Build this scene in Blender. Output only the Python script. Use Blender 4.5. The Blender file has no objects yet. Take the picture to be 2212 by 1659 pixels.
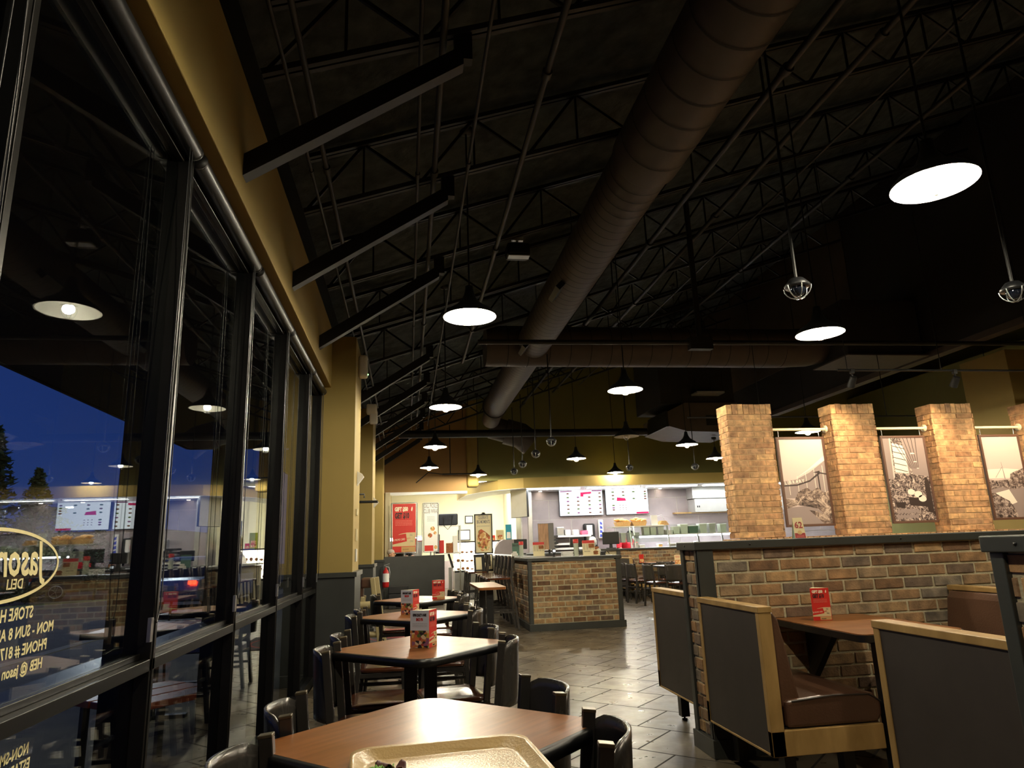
import bpy, bmesh, math, random
from math import sin, cos, pi, radians, atan2, sqrt
from mathutils import Vector, Matrix
random.seed(7)
SC = bpy.context.scene
COL = SC.collection

# ---------------------------------------------------------------- camera
cam_d = bpy.data.cameras.new('camera')
cam = bpy.data.objects.new('camera', cam_d)
COL.objects.link(cam)
PITCH, ROLL, YAW, FPX = 0.2325267, -0.0359319, 0.1555825, 1474.14
fwd = Vector((sin(YAW) * cos(PITCH), cos(YAW) * cos(PITCH), sin(PITCH)))
rgt = Vector((cos(YAW), -sin(YAW), 0))
upv = rgt.cross(fwd)
cr = rgt * cos(ROLL) + upv * sin(ROLL)
cu = upv * cos(ROLL) - rgt * sin(ROLL)
R = Matrix((cr, cu, -fwd)).transposed()
cam.matrix_world = Matrix.Translation((0, 0, 1.25)) @ R.to_4x4()
cam_d.sensor_fit = 'HORIZONTAL'
cam_d.sensor_width = 36.0
cam_d.lens = FPX / 2212.0 * 36.0
cam_d.clip_start = 0.05
cam_d.clip_end = 300
SC.camera = cam

# ---------------------------------------------------------------- view + world
SC.view_settings.view_transform = 'Standard'
SC.view_settings.look = 'None'
SC.view_settings.gamma = 1.0
SC.view_settings.use_curve_mapping = False
SC.view_settings.exposure = 1.35
SC.cycles.use_denoising = True
SC.cycles.max_bounces = 9
SC.cycles.diffuse_bounces = 5
SC.cycles.glossy_bounces = 4
SC.cycles.transparent_max_bounces = 12
SC.cycles.sample_clamp_indirect = 4.0
SC.cycles.caustics_reflective = False
SC.cycles.caustics_refractive = False

w = bpy.data.worlds.new('dusk_sky')
SC.world = w
w.use_nodes = True
nt = w.node_tree
nt.nodes.clear()
wo = nt.nodes.new('ShaderNodeOutputWorld')
bg = nt.nodes.new('ShaderNodeBackground')
tc = nt.nodes.new('ShaderNodeTexCoord')
sp = nt.nodes.new('ShaderNodeSeparateXYZ')
rp = nt.nodes.new('ShaderNodeValToRGB')
nt.links.new(tc.outputs['Generated'], sp.inputs[0])
nt.links.new(sp.outputs['Z'], rp.inputs[0])
rp.color_ramp.elements[0].position = 0.0
rp.color_ramp.elements[0].color = (0.020, 0.048, 0.20, 1)
rp.color_ramp.elements[1].position = 0.5
rp.color_ramp.elements[1].color = (0.010, 0.028, 0.17, 1)
nt.links.new(rp.outputs[0], bg.inputs[0])
bg.inputs[1].default_value = 0.5
nt.links.new(bg.outputs[0], wo.inputs[0])

LAMP_W = 1150.0        # radiance of the pendant lamps' bulbs
WARM = (1.0, 0.89, 0.66)
KITCH_W = 1.0          # multiplier for the kitchen's ceiling panels

# ---------------------------------------------------------------- materials
def lin(c):
    return tuple(((v / 255.0) / 12.92 if v <= 10 else (((v / 255.0) + 0.055) / 1.055) ** 2.4) for v in c)

MATS = {}
def mat(name, rgb, rough=0.6, metal=0.0, var=0.0, vscale=6.0, bump=0.0, bscale=40.0, spec=0.5, coat=0.0, rvar=0.0, stretch=None):
    """rgb as sRGB 0..255; var: noise variation of the colour; bump: noise bump."""
    if name in MATS: return MATS[name]
    m = bpy.data.materials.new(name); m.use_nodes = True
    t = m.node_tree; b = t.nodes['Principled BSDF']
    c = lin(rgb)
    b.inputs['Base Color'].default_value = (*c, 1)
    b.inputs['Roughness'].default_value = rough
    b.inputs['Metallic'].default_value = metal
    b.inputs['Specular IOR Level'].default_value = spec
    b.inputs['Coat Weight'].default_value = coat
    b.inputs['Coat Roughness'].default_value = 0.12
    src = None
    if var or bump or rvar:
        co = t.nodes.new('ShaderNodeTexCoord'); mp = t.nodes.new('ShaderNodeMapping')
        t.links.new(co.outputs['Object'], mp.inputs[0])
        if stretch: mp.inputs['Scale'].default_value = stretch
        src = mp.outputs[0]
    if var:
        n = t.nodes.new('ShaderNodeTexNoise'); n.inputs['Scale'].default_value = vscale; n.inputs['Detail'].default_value = 5
        t.links.new(src, n.inputs['Vector'])
        r = t.nodes.new('ShaderNodeValToRGB')
        r.color_ramp.elements[0].position = 0.3; r.color_ramp.elements[1].position = 0.72
        r.color_ramp.elements[0].color = (*[v * (1 - var) for v in c], 1)
        r.color_ramp.elements[1].color = (*[min(1, v * (1 + var)) for v in c], 1)
        t.links.new(n.outputs[0], r.inputs[0]); t.links.new(r.outputs[0], b.inputs['Base Color'])
        if rvar:
            mr = t.nodes.new('ShaderNodeMapRange')
            mr.inputs['To Min'].default_value = rough - rvar; mr.inputs['To Max'].default_value = rough + rvar
            mr.inputs['From Min'].default_value = 0.3; mr.inputs['From Max'].default_value = 0.7
            t.links.new(n.outputs[0], mr.inputs[0]); t.links.new(mr.outputs[0], b.inputs['Roughness'])
    if bump:
        n2 = t.nodes.new('ShaderNodeTexNoise'); n2.inputs['Scale'].default_value = bscale; n2.inputs['Detail'].default_value = 4
        t.links.new(src, n2.inputs['Vector'])
        bp = t.nodes.new('ShaderNodeBump'); bp.inputs['Strength'].default_value = bump; bp.inputs['Distance'].default_value = 0.01
        t.links.new(n2.outputs[0], bp.inputs['Height']); t.links.new(bp.outputs[0], b.inputs['Normal'])
    MATS[name] = m
    return m

def emis(name, rgb, strength):
    if name in MATS: return MATS[name]
    m = bpy.data.materials.new(name); m.use_nodes = True
    t = m.node_tree; t.nodes.clear()
    o = t.nodes.new('ShaderNodeOutputMaterial'); e = t.nodes.new('ShaderNodeEmission')
    e.inputs[0].default_value = (*rgb, 1); e.inputs[1].default_value = strength
    t.links.new(e.outputs[0], o.inputs[0])
    MATS[name] = m
    return m

def ramp_set(r, stops):
    el = r.color_ramp.elements
    while len(el) < len(stops): el.new(0.5)
    for e, (p, c) in zip(el, stops):
        e.position = p; e.color = (*lin(c), 1)

def brick_mat(name, stops, dark=1.0):
    m = bpy.data.materials.new(name); m.use_nodes = True
    t = m.node_tree; b = t.nodes['Principled BSDF']; L = t.links.new
    g = t.nodes.new('ShaderNodeNewGeometry')
    r = t.nodes.new('ShaderNodeValToRGB'); ramp_set(r, stops)
    L(g.outputs['Random Per Island'], r.inputs[0])
    co = t.nodes.new('ShaderNodeTexCoord')
    n = t.nodes.new('ShaderNodeTexNoise'); n.inputs['Scale'].default_value = 14; n.inputs['Detail'].default_value = 6
    L(co.outputs['Object'], n.inputs['Vector'])
    r2 = t.nodes.new('ShaderNodeValToRGB')
    r2.color_ramp.elements[0].position = 0.3; r2.color_ramp.elements[0].color = (0.5, 0.5, 0.5, 1)
    r2.color_ramp.elements[1].position = 0.72; r2.color_ramp.elements[1].color = (1.35, 1.3, 1.2, 1)
    L(n.outputs[0], r2.inputs[0])
    mx = t.nodes.new('ShaderNodeMix'); mx.data_type = 'RGBA'; mx.blend_type = 'MULTIPLY'; mx.inputs[0].default_value = 1.0
    L(r.outputs[0], mx.inputs[6]); L(r2.outputs[0], mx.inputs[7]); L(mx.outputs[2], b.inputs['Base Color'])
    b.inputs['Roughness'].default_value = 0.85
    n3 = t.nodes.new('ShaderNodeTexNoise'); n3.inputs['Scale'].default_value = 90; n3.inputs['Detail'].default_value = 4
    L(co.outputs['Object'], n3.inputs['Vector'])
    bp = t.nodes.new('ShaderNodeBump'); bp.inputs['Strength'].default_value = 0.6; bp.inputs['Distance'].default_value = 0.006
    L(n3.outputs[0], bp.inputs['Height']); L(bp.outputs[0], b.inputs['Normal'])
    MATS[name] = m
    return m

brick_mat('brick_tan', [(0.0, (108, 80, 58)), (0.2, (164, 128, 90)), (0.4, (132, 108, 84)), (0.6, (176, 142, 100)), (0.8, (128, 118, 104)), (1.0, (104, 74, 54))])
brick_mat('brick_warm', [(0.0, (162, 122, 90)), (0.25, (198, 158, 116)), (0.5, (182, 140, 104)), (0.75, (208, 168, 122)), (1.0, (158, 124, 98))])
mat('mortar', (178, 168, 138), 0.9, var=0.15, vscale=30, bump=0.5, bscale=120)
mat('mortar_warm', (182, 150, 112), 0.9, var=0.15, vscale=30, bump=0.5, bscale=120)

# floor: square stone tiles laid on the diagonal in half bond
def floor_mat():
    m = bpy.data.materials.new('stone_tile'); m.use_nodes = True
    t = m.node_tree; b = t.nodes['Principled BSDF']; L = t.links.new
    co = t.nodes.new('ShaderNodeTexCoord')
    mp = t.nodes.new('ShaderNodeMapping'); mp.vector_type = 'POINT'
    # u=(x+y)/sqrt2 -> Y, v=(x-y)/sqrt2 -> X
    mp.inputs['Rotation'].default_value = (0, 0, radians(45))
    L(co.outputs['Object'], mp.inputs[0])
    sx = t.nodes.new('ShaderNodeSeparateXYZ'); L(mp.outputs[0], sx.inputs[0])
    P = 0.4936
    ax = t.nodes.new('ShaderNodeMath'); ax.operation = 'ADD'; ax.inputs[1].default_value = 2.659 - P / 2 + 200 * P
    ay = t.nodes.new('ShaderNodeMath'); ay.operation = 'ADD'; ay.inputs[1].default_value = -5.14 + 200 * P
    L(sx.outputs['X'], ax.inputs[0]); L(sx.outputs['Y'], ay.inputs[0])
    cb = t.nodes.new('ShaderNodeCombineXYZ'); L(ax.outputs[0], cb.inputs[0]); L(ay.outputs[0], cb.inputs[1])
    br = t.nodes.new('ShaderNodeTexBrick'); L(cb.outputs[0], br.inputs['Vector'])
    br.inputs['Scale'].default_value = 1; br.inputs['Brick Width'].default_value = P; br.inputs['Row Height'].default_value = P
    br.inputs['Mortar Size'].default_value = 0.007; br.inputs['Mortar Smooth'].default_value = 0.1
    br.inputs['Color1'].default_value = (0.70, 0.70, 0.70, 1); br.inputs['Color2'].default_value = (1.1, 1.1, 1.1, 1)
    br.inputs['Mortar'].default_value = (1, 1, 1, 1)
    n = t.nodes.new('ShaderNodeTexNoise'); n.inputs['Scale'].default_value = 3.2; n.inputs['Detail'].default_value = 8; n.inputs['Roughness'].default_value = 0.62
    L(co.outputs['Object'], n.inputs['Vector'])
    r = t.nodes.new('ShaderNodeValToRGB'); ramp_set(r, [(0.3, (70, 61, 48)), (0.5, (102, 91, 74)), (0.7, (132, 120, 100))])
    L(n.outputs[0], r.inputs[0])
    mx = t.nodes.new('ShaderNodeMix'); mx.data_type = 'RGBA'; mx.blend_type = 'MULTIPLY'; mx.inputs[0].default_value = 0.8
    L(r.outputs[0], mx.inputs[6]); L(br.outputs['Color'], mx.inputs[7])
    mg = t.nodes.new('ShaderNodeMix'); mg.data_type = 'RGBA'; L(br.outputs['Fac'], mg.inputs[0])
    L(mx.outputs[2], mg.inputs[6]); mg.inputs[7].default_value = (*lin((40, 34, 28)), 1)
    L(mg.outputs[2], b.inputs['Base Color'])
    n2 = t.nodes.new('ShaderNodeTexNoise'); n2.inputs['Scale'].default_value = 9; n2.inputs['Detail'].default_value = 6
    L(co.outputs['Object'], n2.inputs['Vector'])
    mr = t.nodes.new('ShaderNodeMapRange'); mr.inputs['From Min'].default_value = 0.3; mr.inputs['From Max'].default_value = 0.7
    mr.inputs['To Min'].default_value = 0.26; mr.inputs['To Max'].default_value = 0.38
    L(n2.outputs[0], mr.inputs[0])
    ra = t.nodes.new('ShaderNodeMath'); ra.operation = 'MULTIPLY_ADD'; ra.inputs[1].default_value = 0.6; L(br.outputs['Fac'], ra.inputs[0]); L(mr.outputs[0], ra.inputs[2]); L(ra.outputs[0], b.inputs['Roughness'])
    b.inputs['Specular IOR Level'].default_value = 0.5
    sb = t.nodes.new('ShaderNodeMath'); sb.operation = 'SUBTRACT'; sb.inputs[0].default_value = 1.0; L(br.outputs['Fac'], sb.inputs[1])
    bp = t.nodes.new('ShaderNodeBump'); bp.inputs['Strength'].default_value = 0.25; bp.inputs['Distance'].default_value = 0.004
    L(sb.outputs[0], bp.inputs['Height']); L(bp.outputs[0], b.inputs['Normal'])
    MATS['stone_tile'] = m
floor_mat()

def wood_mat(name, c1, c2, rough, scale=(1, 14, 14), coat=0.0):
    m = bpy.data.materials.new(name); m.use_nodes = True
    t = m.node_tree; b = t.nodes['Principled BSDF']; L = t.links.new
    co = t.nodes.new('ShaderNodeTexCoord'); mp = t.nodes.new('ShaderNodeMapping'); mp.inputs['Scale'].default_value = scale
    L(co.outputs['Object'], mp.inputs[0])
    n = t.nodes.new('ShaderNodeTexNoise'); n.inputs['Scale'].default_value = 4; n.inputs['Detail'].default_value = 8; n.inputs['Distortion'].default_value = 0.4
    L(mp.outputs[0], n.inputs['Vector'])
    r = t.nodes.new('ShaderNodeValToRGB'); ramp_set(r, [(0.3, c1), (0.7, c2)]); L(n.outputs[0], r.inputs[0])
    L(r.outputs[0], b.inputs['Base Color'])
    b.inputs['Roughness'].default_value = rough; b.inputs['Coat Weight'].default_value = coat; b.inputs['Coat Roughness'].default_value = 0.15
    n2 = t.nodes.new('ShaderNodeTexNoise'); n2.inputs['Scale'].default_value = 7; n2.inputs['Detail'].default_value = 7
    L(co.outputs['Object'], n2.inputs['Vector'])
    mr = t.nodes.new('ShaderNodeMapRange'); mr.inputs['From Min'].default_value = 0.3; mr.inputs['From Max'].default_value = 0.7
    mr.inputs['To Min'].default_value = max(0.08, rough - 0.03); mr.inputs['To Max'].default_value = rough + 0.04
    L(n2.outputs[0], mr.inputs[0]); L(mr.outputs[0], b.inputs['Roughness'])
    MATS[name] = m
wood_mat('table_laminate', (120, 72, 34), (150, 94, 48), 0.31)
MATS['table_laminate'].node_tree.nodes['Principled BSDF'].inputs['Specular IOR Level'].default_value = 0.42
wood_mat('seat_wood', (60, 30, 16), (88, 46, 24), 0.18, (3, 3, 3), 0.6)
wood_mat('light_oak', (150, 118, 68), (182, 148, 92), 0.45, (3, 3, 1))
wood_mat('pale_birch', (176, 156, 110), (204, 186, 140), 0.5, (3, 3, 1))

def two_sided(t, fr, ior):
    # the same air-to-glass reflectance on both faces of a thin pane
    g = t.nodes.new('ShaderNodeNewGeometry'); mr = t.nodes.new('ShaderNodeMapRange')
    mr.inputs['To Min'].default_value = ior; mr.inputs['To Max'].default_value = 1.0 / ior
    t.links.new(g.outputs['Backfacing'], mr.inputs[0]); t.links.new(mr.outputs[0], fr.inputs[0])
def glass_mat():
    m = bpy.data.materials.new('window_glass'); m.use_nodes = True
    t = m.node_tree; t.nodes.clear(); L = t.links.new
    o = t.nodes.new('ShaderNodeOutputMaterial'); mx = t.nodes.new('ShaderNodeMixShader')
    tr = t.nodes.new('ShaderNodeBsdfTransparent'); tr.inputs[0].default_value = (0.80, 0.83, 0.82, 1)
    gl = t.nodes.new('ShaderNodeBsdfGlossy'); gl.inputs['Roughness'].default_value = 0.0; gl.inputs[0].default_value = (0.9, 0.92, 0.9, 1)
    fr = t.nodes.new('ShaderNodeFresnel'); two_sided(t, fr, 1.62)
    L(fr.outputs[0], mx.inputs[0]); L(tr.outputs[0], mx.inputs[1]); L(gl.outputs[0], mx.inputs[2]); L(mx.outputs[0], o.inputs[0])
    MATS['window_glass'] = m
    m2 = bpy.data.materials.new('clear_glass'); m2.use_nodes = True
    t = m2.node_tree; t.nodes.clear(); L = t.links.new
    o = t.nodes.new('ShaderNodeOutputMaterial'); mx = t.nodes.new('ShaderNodeMixShader')
    tr = t.nodes.new('ShaderNodeBsdfTransparent'); tr.inputs[0].default_value = (0.9, 0.94, 0.92, 1)
    gl = t.nodes.new('ShaderNodeBsdfGlossy'); gl.inputs['Roughness'].default_value = 0.03
    fr = t.nodes.new('ShaderNodeFresnel'); two_sided(t, fr, 1.45)
    L(fr.outputs[0], mx.inputs[0]); L(tr.outputs[0], mx.inputs[1]); L(gl.outputs[0], mx.inputs[2]); L(mx.outputs[0], o.inputs[0])
    MATS['clear_glass'] = m2
glass_mat()

mat('deck_black', (66, 74, 76), 0.95, var=0.5, vscale=7, bump=1.0, bscale=18)
mat('steel_black', (17, 17, 17), 0.5, var=0.2, vscale=8)
mat('duct_paint', (78, 69, 65), 0.55, var=0.12, vscale=5)
mat('duct_seam', (34, 30, 28), 0.7)
mat('pipe_grey', (38, 37, 36), 0.55)
mat('joist_paint', (34, 34, 33), 0.6)
mat('frame_bronze', (30, 29, 28), 0.34, metal=0.6, var=0.1, vscale=5)
mat('shade_black', (26, 27, 26), 0.38)
mat('paint_olive_yellow', (160, 138, 76), 0.75, var=0.05, vscale=2, bump=0.1, bscale=200)
mat('paint_olive_green', (124, 120, 68), 0.8, var=0.05, vscale=1.5, bump=0.1, bscale=200)
mat('paint_tan', (160, 126, 80), 0.8, var=0.05, vscale=1.5)
mat('paint_cream', (222, 218, 190), 0.8, var=0.03, vscale=1.5)
mat('paint_light', (206, 196, 160), 0.7, var=0.03, vscale=2)
mat('paint_brown_dark', (74, 64, 54), 0.85, var=0.15, vscale=1.5)  # also the bulkhead's lit stretch, its light put into the colour
mat('paint_brown_black', (36, 33, 32), 0.8, var=0.15, vscale=1.5)
mat('wainscot_dark', (50, 52, 50), 0.42, var=0.12, vscale=4)
mat('trim_dark', (52, 54, 51), 0.4, var=0.1, vscale=5)
mat('table_edge', (18, 18, 19), 0.35)
mat('table_base', (16, 16, 18), 0.4)
mat('chair_metal', (72, 69, 66), 0.25, metal=0.5, var=0.1, vscale=3, rvar=0.03, stretch=(6, 6, 1))
mat('chair_tip', (112, 102, 82), 0.35, metal=0.7, var=0.3, vscale=30)
mat('vinyl_brown', (84, 58, 44), 0.3, var=0.12, vscale=5, bump=0.15, bscale=90, coat=0.2)
mat('panel_brown', (50, 43, 38), 0.55, var=0.1, vscale=8)
mat('tray_tan', (186, 156, 104), 0.3, var=0.03, vscale=10, bump=0.12, bscale=160)
mat('leaf_green', (110, 160, 56), 0.5, var=0.3, vscale=60)
mat('leaf_purple', (98, 60, 58), 0.5, var=0.4, vscale=50)
mat('card_red', (204, 44, 36), 0.5, var=0.03, vscale=20)
mat('card_red_deep', (150, 26, 24), 0.5)
mat('card_cream', (232, 220, 178), 0.6)
mat('card_white', (206, 214, 226), 0.6)
mat('card_kraft', (198, 160, 104), 0.6)
mat('card_tan', (214, 196, 150), 0.6)
mat('print_dark', (44, 30, 32), 0.6)
mat('print_red', (196, 40, 34), 0.6)
mat('print_cream', (246, 234, 206), 0.6)
mat('print_pink', (222, 120, 104), 0.6)
mat('print_grey', (130, 128, 128), 0.6)
mat('plastic_black', (22, 23, 25), 0.4)
mat('plastic_white', (224, 222, 214), 0.4)
mat('plastic_teal', (40, 150, 180), 0.4)
mat('steel', (176, 178, 178), 0.28, metal=0.9, var=0.12, vscale=4)
mat('steel_bright', (206, 208, 206), 0.35, metal=0.6, var=0.06, vscale=4)
mat('white_gloss', (236, 236, 232), 0.3)
mat('grey_tile', (150, 140, 142), 0.4, var=0.15, vscale=2.5)
mat('grout_light', (196, 190, 182), 0.8)
mat('counter_grey', (168, 170, 172), 0.25, var=0.1, vscale=12)
mat('rod_cream', (226, 214, 180), 0.4)
mat('frame_brown', (92, 66, 54), 0.5)
mat('extinguisher_red', (186, 28, 26), 0.35)
mat('high_chair_tan', (168, 154, 112), 0.5, var=0.06, vscale=6)
mat('rug_red', (128, 44, 48), 0.95, var=0.1, vscale=60)
mat('rug_dark', (52, 50, 58), 0.95, var=0.1, vscale=60)
mat('asphalt', (64, 62, 62), 0.85, var=0.2, vscale=3, bump=0.4, bscale=60)
mat('concrete_walk', (120, 116, 108), 0.85, var=0.1, vscale=3)
mat('curb', (150, 146, 132), 0.85, var=0.1, vscale=5)
mat('grass_dusk', (70, 84, 38), 0.95, var=0.35, vscale=20)
mat('tree_leaf', (44, 62, 34), 0.8, var=0.4, vscale=3)
mat('bark', (66, 58, 50), 0.9)
mat('eave_soffit', (82, 74, 56), 0.85, var=0.08, vscale=2)
mat('eave_fascia', (96, 88, 68), 0.8)
mat('car_paint_grey', (150, 152, 158), 0.25, metal=0.5)
mat('car_paint_black', (24, 26, 34), 0.2, metal=0.4)
mat('car_paint_silver', (186, 196, 204), 0.25, metal=0.5)
mat('car_glass', (14, 18, 26), 0.08)
mat('tyre', (20, 20, 20), 0.8)
mat('patio_wood', (150, 62, 34), 0.4, var=0.2, vscale=6)
mat('skin', (198, 150, 120), 0.6)
mat('hair_dark', (24, 20, 20), 0.8)
mat('hair_grey', (176, 168, 160), 0.8)
mat('cloth_red', (196, 24, 40), 0.8)
mat('cloth_black', (26, 26, 32), 0.8)
mat('bag_charcoal', (52, 56, 64), 0.75, var=0.15, vscale=10)
mat('basket_wicker', (206, 164, 104), 0.7, var=0.2, vscale=40)
mat('bread', (222, 176, 112), 0.7, var=0.25, vscale=30)
mat('pastry_brown', (150, 92, 48), 0.7)
mat('bread_dark', (150, 92, 48), 0.7, var=0.35, vscale=30)
mat('crock', (208, 214, 198), 0.4)
mat('paper_white', (240, 240, 236), 0.7)
mat('paper_pink', (232, 100, 130), 0.7)
mat('paper_green', (150, 160, 48), 0.7)
mat('wood_print', (190, 150, 118), 0.6, var=0.25, vscale=6, stretch=(5, 5, 1))
mat('blue_print', (60, 76, 180), 0.6)
mat('decal_cream', (226, 214, 158), 0.6)
mat('green_dark', (76, 108, 92), 0.5)
emis('bulb_glow', WARM, LAMP_W)
emis('panel_glow', (0.95, 0.98, 1.0), 17.0)
emis('screen_glow', (0.90, 0.96, 1.0), 0.75)
emis('screen_red', (0.9, 0.05, 0.18), 0.45)
emis('screen_brown', (0.35, 0.16, 0.10), 0.35)
emis('screen_green', (0.25, 0.34, 0.12), 0.35)
emis('screen_purple', (0.5, 0.2, 0.4), 0.35)
emis('room_glow', (0.98, 0.98, 0.92), 11.0)
emis('led_green', (0.3, 1.0, 0.2), 4.0)
emis('case_glow', (1.0, 0.84, 0.6), 5.0)
emis('tail_red', (1.0, 0.05, 0.02), 3.0)
emis('street_glow', (0.85, 0.92, 1.0), 40.0)
emis('downlight_glow', (1.0, 0.85, 0.65), 30.0)
emis('spot_glow', (1.0, 0.8, 0.5), 12.0)

# food photo prints: patchy warm colours
def food_mat(name, stops, scale=30.0):
    m = bpy.data.materials.new(name); m.use_nodes = True
    t = m.node_tree; b = t.nodes['Principled BSDF']; L = t.links.new
    co = t.nodes.new('ShaderNodeTexCoord')
    v = t.nodes.new('ShaderNodeTexVoronoi'); v.inputs['Scale'].default_value = scale
    L(co.outputs['Object'], v.inputs['Vector'])
    s = t.nodes.new('ShaderNodeSeparateColor'); L(v.outputs['Color'], s.inputs[0])
    r = t.nodes.new('ShaderNodeValToRGB'); ramp_set(r, stops); r.color_ramp.interpolation = 'CONSTANT'
    L(s.outputs[0], r.inputs[0]); L(r.outputs[0], b.inputs['Base Color']); b.inputs['Roughness'].default_value = 0.5
    MATS[name] = m
food_mat('print_food', [(0, (196, 120, 70)), (.2, (90, 110, 50)), (.36, (226, 206, 170)), (.55, (170, 70, 60)), (.7, (150, 96, 130)), (.82, (40, 34, 40)), (.92, (214, 176, 80))], 60)
food_mat('print_sandwich', [(0, (214, 160, 96)), (.3, (190, 96, 60)), (.5, (232, 206, 150)), (.7, (160, 90, 40)), (.85, (120, 120, 50))], 22)

# black-and-white prints
def bw_mat(name, kind):
    m = bpy.data.materials.new(name); m.use_nodes = True
    t = m.node_tree; b = t.nodes['Principled BSDF']; L = t.links.new
    co = t.nodes.new('ShaderNodeTexCoord'); s = t.nodes.new('ShaderNodeSeparateXYZ'); L(co.outputs['Object'], s.inputs[0])
    n = t.nodes.new('ShaderNodeTexNoise'); n.inputs['Scale'].default_value = {'foliage': 26, 'rock': 9, 'market': 18}[kind]; n.inputs['Detail'].default_value = 9
    n.inputs['Roughness'].default_value = 0.75; n.inputs['Distortion'].default_value = {'foliage': 0.8, 'rock': 1.6, 'market': 2.2}[kind]
    L(co.outputs['Object'], n.inputs['Vector'])
    r = t.nodes.new('ShaderNodeValToRGB')
    st = {'foliage': [(0.42, (42, 34, 34)), (0.5, (120, 104, 100)), (0.6, (196, 180, 172))],
          'rock': [(0.40, (44, 36, 34)), (0.5, (120, 102, 94)), (0.62, (206, 186, 170))],
          'market': [(0.42, (34, 28, 28)), (0.5, (110, 94, 92)), (0.6, (222, 206, 196))]}[kind]
    ramp_set(r, st); L(n.outputs[0], r.inputs[0]); L(r.outputs[0], b.inputs['Base Color'])
    b.inputs['Roughness'].default_value = 0.45
    MATS[name] = m
bw_mat('photo_foliage', 'foliage'); bw_mat('photo_rock', 'rock'); bw_mat('photo_market', 'market')
mat('photo_sky', (206, 190, 186), 0.3)
mat('photo_grey', (150, 136, 134), 0.4)
mat('photo_dark', (60, 50, 48), 0.4)
mat('photo_white', (236, 226, 214), 0.4)

def M(n): return MATS[n]
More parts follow.
